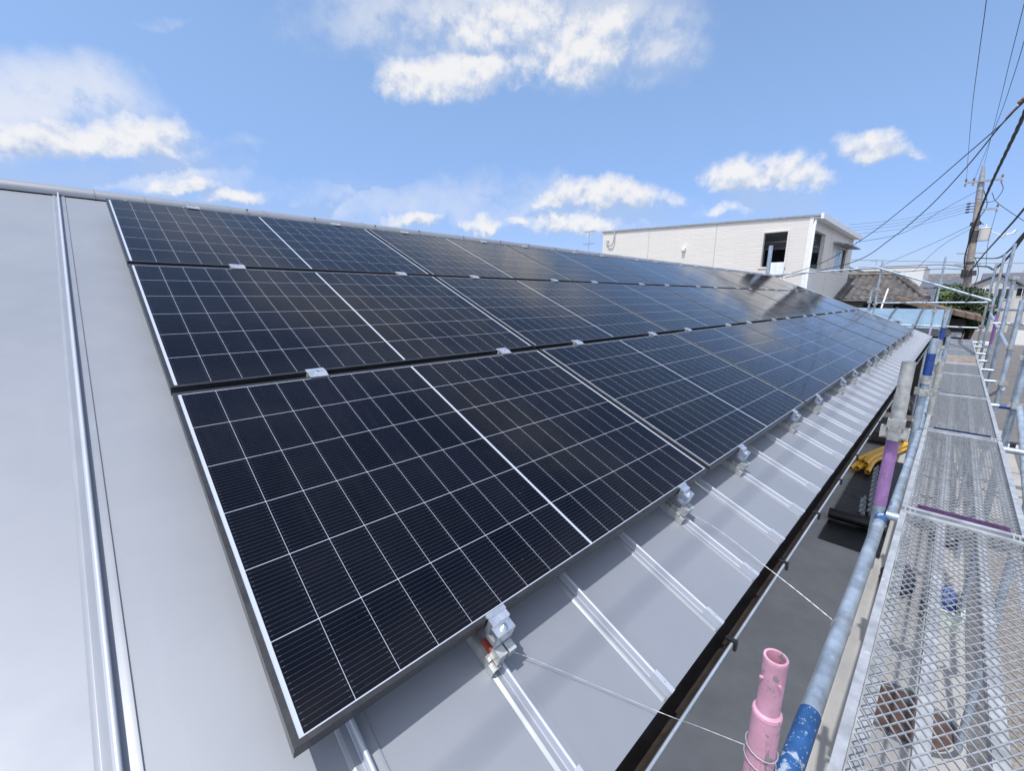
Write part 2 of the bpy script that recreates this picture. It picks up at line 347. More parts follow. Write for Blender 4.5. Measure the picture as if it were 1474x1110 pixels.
MT['soil'] = ground_mat('dry_ground', (0.12, 0.11, 0.10), (0.18, 0.165, 0.15), 2.0)

def tile_mat():
    M = bpy.data.materials.new('weathered_clay_tiles'); M.use_nodes = True
    k = NT(M.node_tree); b = k.n['Principled BSDF']
    g = k.node('ShaderNodeNewGeometry'); P = k.node('ShaderNodeTexCoord').outputs['Object']
    wn = k.node('ShaderNodeTexWhiteNoise', noise_dimensions='3D')
    s = k.sep(P)
    k.put(wn.inputs['Vector'], k.comb(k.math('FLOOR', k.math('DIVIDE', s[0], 0.25)), k.math('FLOOR', k.math('DIVIDE', s[1], 0.27)), 0.0))
    f = k.noise(P, 5.0, 5.0, 0.6)
    c = k.mix(wn.outputs[0], (0.078, 0.070, 0.068, 1), (0.150, 0.137, 0.133, 1))
    c = k.mix(k.math('MULTIPLY', k.smooth(f, 0.45, 0.75), 0.4), c, (0.26, 0.24, 0.225, 1))
    k.put(b.inputs['Base Color'], c); b.inputs['Roughness'].default_value = 0.62
    return M
MT['tile'] = tile_mat()

# ------------------------------------------------------------------ mesh helpers
class MB:
    def __init__(s): s.v = []; s.f = []; s.sm = []
    def add(s, vs, fs, smooth=False):
        o = len(s.v); s.v += [tuple(v) for v in vs]
        for f in fs: s.f.append(tuple(i + o for i in f)); s.sm.append(smooth)
    def box(s, a, b):
        x0, y0, z0 = a; x1, y1, z1 = b
        vs = [(x0, y0, z0), (x1, y0, z0), (x1, y1, z0), (x0, y1, z0), (x0, y0, z1), (x1, y0, z1), (x1, y1, z1), (x0, y1, z1)]
        s.add(vs, [(0, 3, 2, 1), (4, 5, 6, 7), (0, 1, 5, 4), (1, 2, 6, 5), (2, 3, 7, 6), (3, 0, 4, 7)])
        return s
    def hexa(s, vs):
        s.add(vs, [(0, 3, 2, 1), (4, 5, 6, 7), (0, 1, 5, 4), (1, 2, 6, 5), (2, 3, 7, 6), (3, 0, 4, 7)]); return s
    def bar(s, p, q, w, h, up=(0, 0, 1)):
        p = Vector(p); q = Vector(q); d = (q - p).normalized(); up = Vector(up)
        r = d.cross(up)
        if r.length < 1e-4: r = d.cross(Vector((1, 0, 0)))
        r.normalize(); u = r.cross(d)
        r *= w / 2; u *= h / 2
        s.hexa([p - r - u, p + r - u, p + r + u, p - r + u, q - r - u, q + r - u, q + r + u, q - r + u][0:4] + [q - r - u, q + r - u, q + r + u, q - r + u]); return s
    def quad(s, *vs): s.add(vs, [tuple(range(len(vs)))]); return s
    def path(s, pts, r, n=10, caps=True, hollow=0.0):
        pts = [Vector(p) for p in pts]; N = len(pts)
        rr = r if isinstance(r, (list, tuple)) else [r] * N
        vs = []; fs = []
        prev = None
        for i, p in enumerate(pts):
            d = (pts[min(i + 1, N - 1)] - pts[max(i - 1, 0)]).normalized()
            if prev is None:
                a = d.cross(Vector((0, 0, 1)))
                if a.length < 1e-3: a = d.cross(Vector((0, 1, 0)))
                a.normalize()
            else:
                a = prev - d * prev.dot(d); a.normalize()
            prev = a; b = d.cross(a)
            for j in range(n):
                t = 2 * math.pi * j / n
                vs.append(p + (a * math.cos(t) + b * math.sin(t)) * rr[i])
        for i in range(N - 1):
            for j in range(n):
                k = (j + 1) % n
                fs.append((i * n + j, i * n + k, (i + 1) * n + k, (i + 1) * n + j))
        s.add(vs, fs, True)
        if caps:
            if hollow > 0:
                d = (pts[-1] - pts[-2]).normalized()
                o = [Vector(v) for v in vs[-n:]]; c = pts[-1]
                inn = [c + (v - c) * hollow for v in o]; low = [v - d * rr[-1] * 3 for v in inn]
                s.add(o + inn + low, [(j, (j + 1) % n, n + (j + 1) % n, n + j) for j in range(n)] + [(n + j, n + (j + 1) % n, 2 * n + (j + 1) % n, 2 * n + j) for j in range(n)] + [tuple(2 * n + j for j in range(n))])
            else:
                s.add(vs[-n:], [tuple(range(n))])
            s.add(vs[:n], [tuple(range(n - 1, -1, -1))])
        return s
    def disc(s, c, r, h, n=24):
        s.path([c, (c[0], c[1], c[2] + h)], r, n); return s
    def build(s, name, material, parent=None, label=None, off=None):
        o3 = Vector(off) if off is not None else Vector((0, 0, 0))
        me = bpy.data.meshes.new(name)
        me.from_pydata([tuple(Vector(v) - o3) for v in s.v], [], s.f)
        me.polygons.foreach_set('use_smooth', s.sm)
        me.materials.append(material if not isinstance(material, str) else MT[material])
        me.validate(); me.update()
        bm = bmesh.new(); bm.from_mesh(me); bmesh.ops.recalc_face_normals(bm, faces=bm.faces) if len(s.f) < 4000 else None
        bm.to_mesh(me); bm.free()
        try: me.set_sharp_from_angle(angle=R_(40))
        except Exception: pass
        ob = bpy.data.objects.new(name, me); COL.objects.link(ob)
        if parent is not None: ob.parent = parent
        if label: ob['label'] = label
        return ob
def tag(o, label, cat, group=None):
    o['label'] = label; o['category'] = cat
    if group: o['group'] = group
    return o
def thing(name, label, cat, loc=(0, 0, 0), rot=(0, 0, 0), group=None):
    o = bpy.data.objects.new(name, None); COL.objects.link(o); o.empty_display_size = 0.2
    o.location = loc; o.rotation_euler = rot
    return tag(o, label, cat, group)
def solo(mb, name, material, label, cat, loc, group=None):         # a thing that is one mesh, given in world coordinates
    o = mb.build(name, material, off=loc); o.location = loc
    return tag(o, label, cat, group)
def struct(mb, name, material):
    o = mb.build(name, material); o['kind'] = 'structure'; return o
def copy_tree(o, parent=None):
    c = o.copy(); COL.objects.link(c); c.parent = parent
    for ch in o.children: copy_tree(ch, c)
    return c
def smooth_pts(pts, k=8):
    P = [Vector(p) for p in pts]; P = [P[0] * 2 - P[1]] + P + [P[-1] * 2 - P[-2]]
    o = []
    for i in range(1, len(P) - 2):
        a, b, c, d = P[i - 1:i + 3]
        for j in range(k):
            t = j / k
            o.append(0.5 * ((2 * b) + (c - a) * t + (2 * a - 5 * b + 4 * c - d) * t * t + (3 * b - a - 3 * c + d) * t ** 3))
    o.append(P[-2]); return o

GZ = -4.2
# ------------------------------------------------------------------ setting: ground
struct(MB().quad((-400, -600, GZ), (900, -600, GZ), (900, 600, GZ), (-400, 600, GZ)), 'ground', 'soil')
struct(MB().quad((-40, -12.5, GZ + .004), (400, -22.5, GZ + .004), (400, -4.3, GZ + .004), (60, -4.3, GZ + .004), (18.2, -4.62, GZ + .004), (17.6, -5.32, GZ + .004), (-40, -5.3, GZ + .004)), 'road', 'asphalt')
struct(MB().quad((-6, -4.47, GZ + .004), (17.5, -4.47, GZ + .004), (17.5, 6, GZ + .004), (-6, 6, GZ + .004)), 'concrete_yard', 'yard')
g1 = MB().quad((-6, -4.60, GZ + .004), (17.5, -4.60, GZ + .004), (17.5, -4.47, GZ + .004), (-6, -4.47, GZ + .004)).build('gravel', 'dkgravel'); g1['kind'] = 'structure'
g2 = MB().quad((-6, -4.95, GZ + .004), (10.2, -4.95, GZ + .004), (10.2, -4.66, GZ + .004), (-6, -4.66, GZ + .004)).build('gravel', 'gravel'); g2['kind'] = 'structure'
g3 = MB().quad((-6, -5.29, GZ + .0045), (10.2, -5.29, GZ + .0045), (10.2, -4.95, GZ + .0045), (-6, -4.95, GZ + .0045)).build('gravel', 'dkgravel'); g3['kind'] = 'structure'
kb = MB().box((-6, -4.66, GZ - .05), (10.2, -4.60, GZ + .05)).build('kerb', 'yard'); kb['kind'] = 'structure'
pv = MB().quad((10.2, -5.29, GZ + .0045), (17.5, -5.33, GZ + .0045), (17.5, -4.6, GZ + .0045), (10.2, -4.6, GZ + .0045)).build('pavement', 'yard'); pv['kind'] = 'structure'

# ------------------------------------------------------------------ the house under the panels
RX0, RX1 = -3.2, 15.9
TE = 3.845                                     # eave
HF = -0.13                                     # roof sheet below the panel tops
house = thing('metal_roof_house', 'single storey house with grey standing seam metal roof carrying the solar panels', 'house', (0, 0, GZ))
OFF = (0, 0, GZ)
def hp(mb, name, m_, label=None, parent=None): return mb.build(name, m_, parent or house, label, OFF)
rb = MB()
TR = -0.50                                     # ridge
def slab(b, x0, x1, t0, t1, h0, h1):
    b.hexa([rf(x0, t1, h0), rf(x1, t1, h0), rf(x1, t0, h0), rf(x0, t0, h0), rf(x0, t1, h1), rf(x1, t1, h1), rf(x1, t0, h1), rf(x0, t0, h1)])
slab(rb, RX0, RX1, TR, TE, HF - .03, HF)
ridge = rf(0, TR, HF)
def back(x, t, h):                             # mirror slope beyond the ridge
    p = rf(x, t, h); return Vector((p.x, 2 * ridge.y - p.y, p.z))
rb.hexa([back(RX0, TE, HF - .03), back(RX1, TE, HF - .03), back(RX1, TR, HF - .03), back(RX0, TR, HF - .03), back(RX0, TE, HF), back(RX1, TE, HF), back(RX1, TR, HF), back(RX0, TR, HF)])
roof = hp(rb, 'roof', 'roof')
# standing seams: raised base strip, a folded foot and an upright rib with a rolled top; one part per seam
basep = [(-.031, 0), (-.0222, .0052), (-.0210, .0054), (-.0085, .0020), (.0045, .0020), (.0205, .0048), (.0285, .0048), (.0302, .0004)]
prof = [(-.0086, .0016), (-.0072, .0036), (-.0062, .0052), (-.0056, .0044), (-.0052, .0060), (-.0050, .0195)]
prof += [(-.0052 + .0052 * (1 - math.cos(a)), .0205 + .0046 * math.sin(a)) for a in (.5, 1.1, 1.57, 2.1, 2.7)]
prof += [(.0048, .0195), (.0045, .0012)]
xs = [-.217 + .336 * k for k in range(-8, 48)]
seam = MB(); vs = []
for t in (TR + .06, TE - .004):
    for (dx, dh) in prof: vs.append(rf(dx, t, HF + .0006 + dh))
n = len(prof)
seam.add(vs, [(i, i + 1, n + i + 1, n + i) for i in range(n - 1)], True)
seam.add([vs[n + i] for i in range(n)], [tuple(range(n))])
sb = MB(); vs = []
for t in (TR + .06, TE - .004):
    for (dx, dh) in basep: vs.append(rf(dx, t, HF + .0006 + dh))
nb = len(basep)
sb.add(vs, [(i, i + 1, nb + i + 1, nb + i) for i in range(nb - 1)], True)
ec = MB()
ec.hexa([rf(-.0100, TE, HF), rf(.0085, TE, HF), rf(.0085, TE - .058, HF), rf(-.0100, TE - .058, HF), rf(-.0085, TE, HF + .0262), rf(.0075, TE, HF + .0262), rf(.0075, TE - .058, HF + .0272), rf(-.0085, TE - .058, HF + .0272)])
p = rf(0, TE - .03, HF + .0268); ec.path([p, p + rf(0, 0, 1) * .003], .0036, 8)
s0_ = None
for x in xs:
    if x > RX1 - .05 or x < RX0 + .05: continue
    if s0_ is None:
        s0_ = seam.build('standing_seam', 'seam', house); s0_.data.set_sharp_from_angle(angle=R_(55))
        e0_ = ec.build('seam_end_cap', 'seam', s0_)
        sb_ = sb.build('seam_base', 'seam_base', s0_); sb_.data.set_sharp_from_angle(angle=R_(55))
        q = s0_
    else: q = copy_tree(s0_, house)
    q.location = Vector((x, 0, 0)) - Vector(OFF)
# ridge cap: rounded roll in lengths, each a hair larger at its joint
rc = MB()
def capring(x, g):
    pts = []
    R0 = .066 + g
    c = rf(x, TR, HF) + Vector((0, 0, -.014))
    for j in range(13):
        a = math.pi * (-.03 + 1.06 * j / 12)
        pts.append(c + Vector((0, -math.cos(a) * R0 * 1.1, math.sin(a) * R0)))
    return pts
x = RX0 - .03; segs = []
while x < RX1 + .03:
    L = random.choice((.27, .27, .6, .9)) if x < 1.2 else 1.2
    x1 = min(x + L, RX1 + .04)
    for (xa, xb, g) in ((x, x + .012, .004), (x + .012, x1, 0)):
        va = capring(xa, g) + capring(xb, g); n = 13
        rc.add(va, [(i, i + 1, n + i + 1, n + i) for i in range(n - 1)], True)
        rc.add(va[:n], [tuple(range(n))]); rc.add(va[n:], [tuple(range(n))])
    x = x1
rcap = hp(rc, 'ridge_cap', 'roof')
for i in range(26):
    p = rf(.9 + i * .57 + random.uniform(-.05, .05), TR + .055, HF + .052)
    hp(MB().path([p, p + Vector((0, -.006, .010))], .0075, 8), 'ridge_screw', 'darkmetal', parent=rcap)
# gutter
gt = MB()
gy, gz = -3.478, -1.652; gr = .052
n = 11; vs = []
for xx in (RX0, RX1 + .05):
    for j in range(n):
        a = math.pi * j / (n - 1); vs.append((xx, gy + math.cos(a) * gr, gz - math.sin(a) * gr))
    for j in range(n):
        a = math.pi * j / (n - 1); vs.append((xx, gy + math.cos(a) * (gr - .004), gz - math.sin(a) * (gr - .004)))
fs = []
for j in range(n - 1): fs += [(j, j + 1, 2 * n + j + 1, 2 * n + j), (n + j, n + j + 1, 3 * n + j + 1, 3 * n + j)]
fs += [(0, n, 3 * n, 2 * n), (n - 1, 2 * n - 1, 4 * n - 1, 3 * n - 1)]
gt.add(vs, fs, True)
gut = hp(gt, 'gutter', 'gutter')
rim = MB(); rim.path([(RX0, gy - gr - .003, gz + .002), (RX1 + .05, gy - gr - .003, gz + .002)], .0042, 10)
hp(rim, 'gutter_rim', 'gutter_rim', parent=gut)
x = -2.9
while x < RX1:
    c = MB(); c.box((x - .008, gy - gr - .016, gz - .02), (x + .008, gy - gr - .007, gz + .006)); c.box((x - .008, gy - gr - .016, gz + .0062), (x + .008, gy - gr + .018, gz + .0122))
    hp(c, 'gutter_clip', 'black', parent=gut); x += .58
fa = MB(); fa.box((RX0, -3.42, -1.80), (RX1, -3.395, -1.625)); hp(fa, 'fascia', 'darkmetal')
sf = MB(); sf.box((RX0 + .01, -3.394, -1.80), (RX1 - .01, -2.66, -1.785)); hp(sf, 'soffit', 'greywall')
wl = MB(); wy1 = 2 * ridge.y - (-2.65)
wl.box((RX0 + .5, -2.65, GZ), (RX1 - .45, wy1, -1.70))
for xx in (RX0 + .5, RX1 - .6):
    wl.add([(xx, -2.65, -1.70), (xx + .15, -2.65, -1.70), (xx + .15, ridge.y, .03), (xx, ridge.y, .03), (xx, wy1, -1.70), (xx + .15, wy1, -1.70)], [(0, 3, 4), (1, 5, 2), (0, 1, 2, 3), (3, 2, 5, 4)])
hp(wl, 'wall', 'whitewall')

# ------------------------------------------------------------------ solar panels
LIP = .011; FH = .033
fm = MB()
def fr(x0, y0, x1, y1, z0, z1): fm.box((x0, y0, z0), (x1, y1, z1))
o_ = [(0, 0), (PW, 0), (PW, -PH), (0, -PH)]; i_ = [(LIP, -LIP), (PW - LIP, -LIP), (PW - LIP, -PH + LIP), (LIP, -PH + LIP)]
for k in range(4):
    a, b = o_[k], o_[(k + 1) % 4]; c, d = i_[(k + 1) % 4], i_[k]
    e = .0007                                   # small chamfer along the outer edge
    mx_, my_ = PW / 2, -PH / 2
    def ins(p): return (p[0] + math.copysign(e, mx_ - p[0]), p[1] + math.copysign(e, my_ - p[1]))
    a2, b2 = ins(a), ins(b)
    fm.add([(*a2, 0), (*b2, 0), (*c, 0), (*d, 0)], [(0, 1, 2, 3)])
    fm.add([(*a2, 0), (*b2, 0), (*b, -e), (*a, -e)], [(0, 1, 2, 3)])
    fm.add([(*a, -e), (*b, -e), (*b, -FH), (*a, -FH)], [(0, 1, 2, 3)])
    fm.add([(*d, 0), (*c, 0), (*c, -.0045), (*d, -.0045)], [(0, 1, 2, 3)])
fm.add([(*p, -FH) for p in o_] , [(3, 2, 1, 0)])
gl = MB(); gl.add([(LIP, -LIP, -.0022), (PW - LIP, -LIP, -.0022), (PW - LIP, -PH + LIP, -.0022), (LIP, -PH + LIP, -.0022)], [(3, 2, 1, 0)])
rowname = ['upper row just below the ridge', 'middle row of the three', 'lower row beside the gutter']
ordn = ['nearest to the camera end', 'second from the camera end', 'third from the camera end', 'fourth from the camera end', 'fourth from the far gable', 'third from the far gable', 'second from the far gable', 'last at the far gable']
proto = None
for r in range(3):
    for i in range(8):
        loc = rf(i * (PW + GX), r * (PH + GT), 0)
        lab = 'black solar panel in the %s, %s' % (rowname[r], ordn[i])
        if proto is None:
            proto = thing('solar_panel', lab, 'solar panel', loc, (A, 0, 0), 'solar panels on the metal roof')
            f_ = fm.build('frame', 'frame', proto)
            g_ = gl.build('cell_sheet', 'cells', proto)
            p = proto
        else:
            p = copy_tree(proto); p.location = loc; p['label'] = lab
        # very slight mounting tolerance so the reflections break from panel to panel
        p.rotation_euler = (A + random.uniform(-.0016, .0016), random.uniform(-.0012, .0012), 0)

# ------------------------------------------------------------------ roof brackets (eave edge) and clamps between the rows
offs = [0, 3, 5, 8, 10, 13, 15, 18, 20, 23, 25, 28, 30, 33, 35, 38]
BX = [.455 + .336 * k for k in offs]
def bracket():
    b = thing('panel_bracket', '', 'bracket', (0, 0, 0), (A, 0, 0), 'brackets holding the lower edge of the panels')
    # local: x along eave, y up slope, z off the roof; origin on the panel-top plane at the lower panel edge
    q = MB(); q.box((-.034, -.052, HF + .024), (-.0225, .05, HF + .034)); q.box((-.034, -.075, HF + .001), (-.031, .05, HF + .024)); q.box((-.031, -.075, HF + .0245), (-.009, .05, HF + .0275)); q.box((.010, -.03, HF + .001), (.013, .05, HF + .034)); q.box((-.009, -.03, HF + .0265), (.013, .05, HF + .0305))
    q.build('seam_foot', 'alu_dull', b)
    q = MB(); q.box((-.022, -.062, HF + .028), (-.004, -.006, HF + .048)); q.build('rubber_pad', 'redrub', b)
    q = MB()
    q.box((-.028, -.046, -.052), (.028, -.010, -.040)); q.box((-.028, -.016, -.040), (.028, -.0035, -.016)); q.box((-.028, -.046, -.040), (.028, -.041, -.016)); q.box((-.028, -.046, -.0155), (.028, -.0035, -.010))
    q.box((-.028, -.0205, -.0095), (.028, -.0030, .0008)); q.box((-.028, -.0028, .0009), (.028, .0085, .0048))
    q.build('clamp_block', 'alu', b)
    q = MB(); q.box((-.024, -.070, -.094), (.000, -.040, -.0605)); q.box((.005, -.072, -.085), (.028, -.046, -.0605)); q.box((-.018, -.050, HF + .031), (.020, -.012, -.086)); q.build('lower_block', 'alu_dull', b)
    q = MB(); q.path([(0, -.033, -.0098), (0, -.033, -.003)], .0075, 12); q.path([(0, -.033, -.003), (0, -.033, .002)], .005, 12); q.build('bolt', 'bolt', b)
    return b
labs_b = ['small aluminium bracket on the seam at the camera end of the lower panel edge', 'small aluminium bracket with a tie wire hooked on, second from the camera end']
b0 = bracket(); TB = 3 * PH + 2 * GT
for i, bx in enumerate(BX):
    b = b0 if i == 0 else copy_tree(b0)
    b.location = rf(bx, TB, 0)
    if i:
        for ch in b.children:
            if ch.name.startswith('rubber_pad'):
                if i == 1: gpad = ch.data.copy(); gpad.materials[0] = MT['galv_dull']
                ch.data = gpad
    nth = ['first', 'second', 'third', 'fourth', 'fifth', 'sixth', 'seventh', 'eighth', 'ninth', 'tenth', 'eleventh', 'twelfth', 'thirteenth', 'fourteenth', 'fifteenth', 'sixteenth'][i]
    b['label'] = labs_b[i] if i < 2 else 'small aluminium bracket under the lower panel edge, %s along from the camera end' % nth
def midclamp():
    q = MB(); q.box((-.035, -.0305, .0006), (.035, .030, .0046)); q.box((-.035, -.014, .0047), (.035, .014, .0075))
    b = thing('row_clamp', '', 'clamp', (0, 0, 0), (A, 0, 0), 'clamps in the gaps between panel rows')
    q.build('clamp_plate', 'alu', b)
    q = MB(); q.box((-.035, -.012, -.06), (.035, .012, .0)); q.build('clamp_stem', 'alu_dull', b)
    q = MB(); q.path([(0, 0, .0076), (0, 0, .0115)], .007, 10); q.build('bolt', 'bolt', b)
    return b
c0 = None
words = ['first', 'second', 'third', 'fourth', 'fifth', 'sixth', 'seventh', 'eighth', 'ninth', 'tenth', 'eleventh', 'twelfth', 'thirteenth', 'fourteenth', 'fifteenth', 'sixteenth']
for r, gname in ((1, 'upper gap between panel rows'), (2, 'lower gap between panel rows'), (0, 'top panel edge under the ridge')):
    for i, bx in enumerate(BX):
        if c0 is None: c0 = midclamp(); c = c0
        else: c = copy_tree(c0)
        t = r * (PH + GT) - GT / 2 if r else -.014
        c.location = rf(bx, t, 0 if r else .0003)
        c['label'] = 'silver clamp in the %s, %s from the camera end' % (gname, words[i]) if r else 'silver clamp on the %s, %s from the camera end' % (gname, words[i])
# earthing strap / connector lugs left lying in the row gaps
# ------------------------------------------------------------------ scaffold
def tube_thing(name, label, cat, p, q, r, m_='galv', group=None, hollow=0.0, n=14):
    p = Vector(p); q = Vector(q)
    root_ = thing(name, label, cat, p, group=group)
    MB().path([p, q], r, n, hollow=hollow).build('pipe', m_, root_, off=p)
    return root_
PR = .0243
def band(root_, p, q, r, m_, name='paint_band', n=14, hollow=0.0):
    MB().path([p, q], r, n, hollow=hollow).build(name, m_, root_, off=root_.location)
def rosette(root_, x, y, z, m_='galv_dull', s=.86):
    b = MB()
    for dx, dy in ((1, 0), (-1, 0), (0, 1), (0, -1)):
        cx, cy = x + dx * .043 * s, y + dy * .043 * s
        wx, wy = (.018, .024) if dx else (.024, .018)
        b.box((cx - wx * s, cy - wy * s, z - .028), (cx + wx * s, cy + wy * s, z - .020)); 
        b.box((cx + dx * .014 * s - (.004 if dx else wx * s), cy + dy * .014 * s - (.004 if dy else wy * s), z - .0198), (cx + dx * .014 * s + (.004 if dx else wx * s), cy + dy * .014 * s + (.004 if dy else wy * s), z + .028))
        if dx:
            for e in (-1, 1): b.box((cx - wx, cy + e * .021 - .003, z - .0198), (cx + dx * .009 - (0 if dx > 0 else .0), cy + e * .021 + .003, z + .026)) if dx > 0 else b.box((cx - .009, cy + e * .021 - .003, z - .0198), (cx + wx, cy + e * .021 + .003, z + .026))
        else:
            for e in (-1, 1): b.box((cx + e * .021 - .003, cy - wy if dy > 0 else cy - .009, z - .0198), (cx + e * .021 + .003, cy + .009 if dy > 0 else cy + wy, z + .026))
    b.build('rosette', m_, root_, off=root_.location)
def post(label, x, y, z0, z1, collars=(), m_='galv', group='scaffold posts', bands=(), spigot=None, n=16):
    t = thing('scaffold_post', label, 'scaffold post', (x, y, z0), group=group)
    top = spigot if spigot else z1
    MB().path([(x, y, z0), (x, y, top)], PR, n, hollow=0 if spigot else .86).build('pipe', m_, t, off=t.location)
    if spigot:
        MB().path([(x, y, top - .02), (x, y, z1)], PR * .93, n, hollow=.84).build('spigot', 'galv_dull', t, off=t.location)
        MB().path([(x, y, top - .05), (x, y, top)], PR * 1.12, n).build('collar', 'galv_dull', t, off=t.location)
    for z in collars: rosette(t, x, y, z)
    for (za, zb, mm) in bands: MB().path([(x, y, za), (x, y, zb)], PR + .0011, n).build('paint_band', mm, t, off=t.location)
    return t
# pink stub nearest the camera
x, y = .735, -3.72
t = thing('scaffold_post', 'pink painted scaffold post with an open scuffed top beside the gutter', 'scaffold post', (x, y, -1.95), group='scaffold posts')
MB().path([(x, y, -1.95), (x, y, -1.415)], PR + .0024, 24).build('pipe', 'pink', t, off=t.location)
MB().path([(x, y, -1.4148), (x, y, -1.408), (x, y, -1.404), (x, y, -1.288), (x, y, -1.284), (x, y, -1.279)], [PR + .0034, PR + .0022, PR - .0026, PR - .0026, PR - .0018, PR - .0026], 24, hollow=.80).build('spigot', 'pink', t, off=t.location)
b = MB()
for sx, sy in ((.6, .8), (-.7, -.7), (-.75, .66), (.8, -.6)):
    c = Vector((x + sx * .0212, y + sy * .0212, -1.325)); b.path([c, c + Vector((sx, sy, 0)) * .006], .0034, 8)
b.build('locking_pin', 'pink', t, off=t.location)
# inner row beside the gutter
t = post('purple scaffold post with grey upper tube rising beside the gutter and plank', 2.56, -3.742, -1.95, -.875, (-1.222,), 'galv', bands=((-1.60, -1.26, 'purple'),), n=20)
MB().path([(2.56, -3.742, -1.19), (2.56, -3.742, -1.035), (2.56, -3.742, -1.03), (2.56, -3.742, -.876)], [PR + .004, PR + .004, PR + .0012, PR + .0012], 20, hollow=.8).build('sleeve', 'galv_dull', t, off=t.location)
MB().box((2.56 - .032, -3.742 - .032, -1.196), (2.56 + .032, -3.742 + .032, -1.155)).build('collar', 'galv_dull', t, off=t.location)
t = post('scaffold post with white top and dark blue band by the blue plank end', 4.41, -3.776, -1.95, -.885, (-1.30,), 'galv', bands=((-1.17, -1.0, 'navy'), (-.995, -.886, 'galv')), n=18)
MB().path([(4.41, -3.776, -1.235), (4.41, -3.776, -1.172)], PR * 1.25, 12).build('collar', 'galv_dull', t, off=t.location)
post('grey scaffold post partly hidden behind the blue banded post', 6.26, -3.775, -1.95, -1.02, (-1.25,), 'galv_dull')
post('short grey scaffold tube standing right of the blue banded post', 5.0, -3.835, -1.95, -1.12, (), 'galv_dull')
post('scaffold post with bright blue band near the far end of the planks', 8.13, -3.765, -1.95, -.875, (-1.25,), 'galv', bands=((-1.16, -.98, 'navy'),))
post('small grey scaffold tube right of the far blue banded post', 8.75, -3.83, -1.95, -1.14, (), 'galv')
post('purple banded scaffold post at the far eave corner', 12.1, -3.70, -1.95, -.80, (-1.2,), 'galv_dull', bands=((-1.6, -1.15, 'mauve'),))
# long rails beside the planks
def rail(label, p, q, ends='blue', group='scaffold rails', m_='galv', r=PR * .88):
    t = tube_thing('scaffold_rail', label, 'scaffold rail', p, q, r, m_, group)
    P, Q = Vector(p), Vector(q); d = (Q - P).normalized()
    if ends:
        band(t, P - d * .012, P + d * .30, r + .0012, ends, 'painted_end'); band(t, Q - d * .075, Q + d * .012, r + .0012, ends, 'painted_end')
    return t
rail('thick grey scaffold rail with blue ends beside the nearest plank', (.775, -3.757, -1.665), (2.535, -3.757, -1.66), m_='galv', r=PR)
rail('grey scaffold rail between the purple post and the blue banded post', (2.61, -3.79, -1.66), (4.37, -3.80, -1.62), None)
rail('grey scaffold rail beyond the blue banded post beside the planks', (4.46, -3.80, -1.64), (6.22, -3.79, -1.64), None)
rail('far grey scaffold rail beside the rust stained plank', (6.31, -3.79, -1.64), (12.05, -3.76, -1.64), None)
# planks
def plank(label, xa, xb, endm, m_='mesh', group='mesh planks of the scaffold walkway', proto=None):
    L = xb - xa - .045
    p = thing('mesh_plank', label, 'scaffold plank', (xa + .02, -4.025, -1.59), group=group)
    if proto and abs(proto[1] - L) < .03:
        for ch in proto[0].children:
            c = ch.copy(); COL.objects.link(c); c.parent = p
            if c.name.startswith('end_bar'):
                c.data = c.data.copy(); c.data.materials[0] = MT['plank']
            if c.name.startswith('mesh_deck') and m_ != 'mesh':
                c.data = c.data.copy(); c.data.materials[0] = MT[m_]
    else:
        hw = .193
        fb_ = MB()
        for s in (-1, 1):
            fb_.box((0, s * hw - .011, -.045), (L, s * hw + .011, .0045))
            fb_.box((0, s * (hw - .028) - .016, -.045), (L, s * (hw - .028) + .016, -.041))
        fb_.build('side_rail', 'plank', p)
        for s in (-1, 1):
            rbm = MB(); rbm.box((0.02, s * .063 - .015, -.012), (L - .02, s * .063 + .015, -.0062)); rbm.box((.02, s * .063 - .015, -.04), (L - .02, s * .063 - .0125, -.0122)); rbm.box((.02, s * .063 + .0125, -.04), (L - .02, s * .063 + .015, -.0122))
            rbm.build('stiffener', 'plank', p)
        md = MB(); sx, sy = .022, .0135
        nx = int((L - .03) / sx); ny = int(2 * (hw - .014) / sy)
        y0 = -ny * sy / 2
        for j in range(ny):
            vs = []; fs = []
            for i in range(nx + 1):
                up = (i + j) % 2
                yy = y0 + (j + up) * sy; xx = .02 + i * sx
                tz = .0009 * (1 if up else -1)
                w = .0017; h = .0018
                vs += [(xx, yy - w, -.003 - h + tz), (xx, yy + w, -.003 - h - tz), (xx, yy + w, -.003 + h - tz), (xx, yy - w, -.003 + h + tz)]
            for i in range(nx):
                a = 4 * i
                for k in range(4):
                    k2 = (k + 1) % 4; fs.append((a + k, a + k2, a + 4 + k2, a + 4 + k))
            md.add(vs, fs)
        md.build('mesh_deck', m_, p)
        for s, nm in ((0, 'end_bar'), (1, 'end_bar')):
            eb = MB(); x0 = -.004 if s == 0 else L - .024
            eb.box((x0, -hw + .0112, -.04), (x0 + .028, hw - .0112, .0042)); eb.build('end_bar', 'plank', p)
        for s in (0, 1):
            for e in (-1, 1):
                hk = MB(); x0 = L if s else -.028
                for q in range(3):
                    yy = e * .172 + (q - 1) * .017
                    hk.box((x0, yy - .003, -.032), (x0 + .028, yy + .003, .008))
                hk.build('hook', 'alu_dull', p)
    if endm:
        eb = MB(); eb.box((.0245, -.150, -.03), (.080, .150, .0056)); eb.build('painted_bar', endm, p)
    return p, L
pr = plank('galvanised mesh plank nearest the camera, over the manhole cover', .71, 2.56, 'mauve')
plank('galvanised mesh plank directly below the camera', -1.14, .71, None, proto=pr)
plank('galvanised mesh plank with bright purple near end bar', 2.56, 4.41, 'purple', proto=pr)
plank('galvanised mesh plank with dark blue near end bar', 4.41, 6.26, 'navy', proto=pr)
plank('galvanised mesh plank with pale mauve near end bar', 6.26, 8.13, 'mauve', proto=pr)
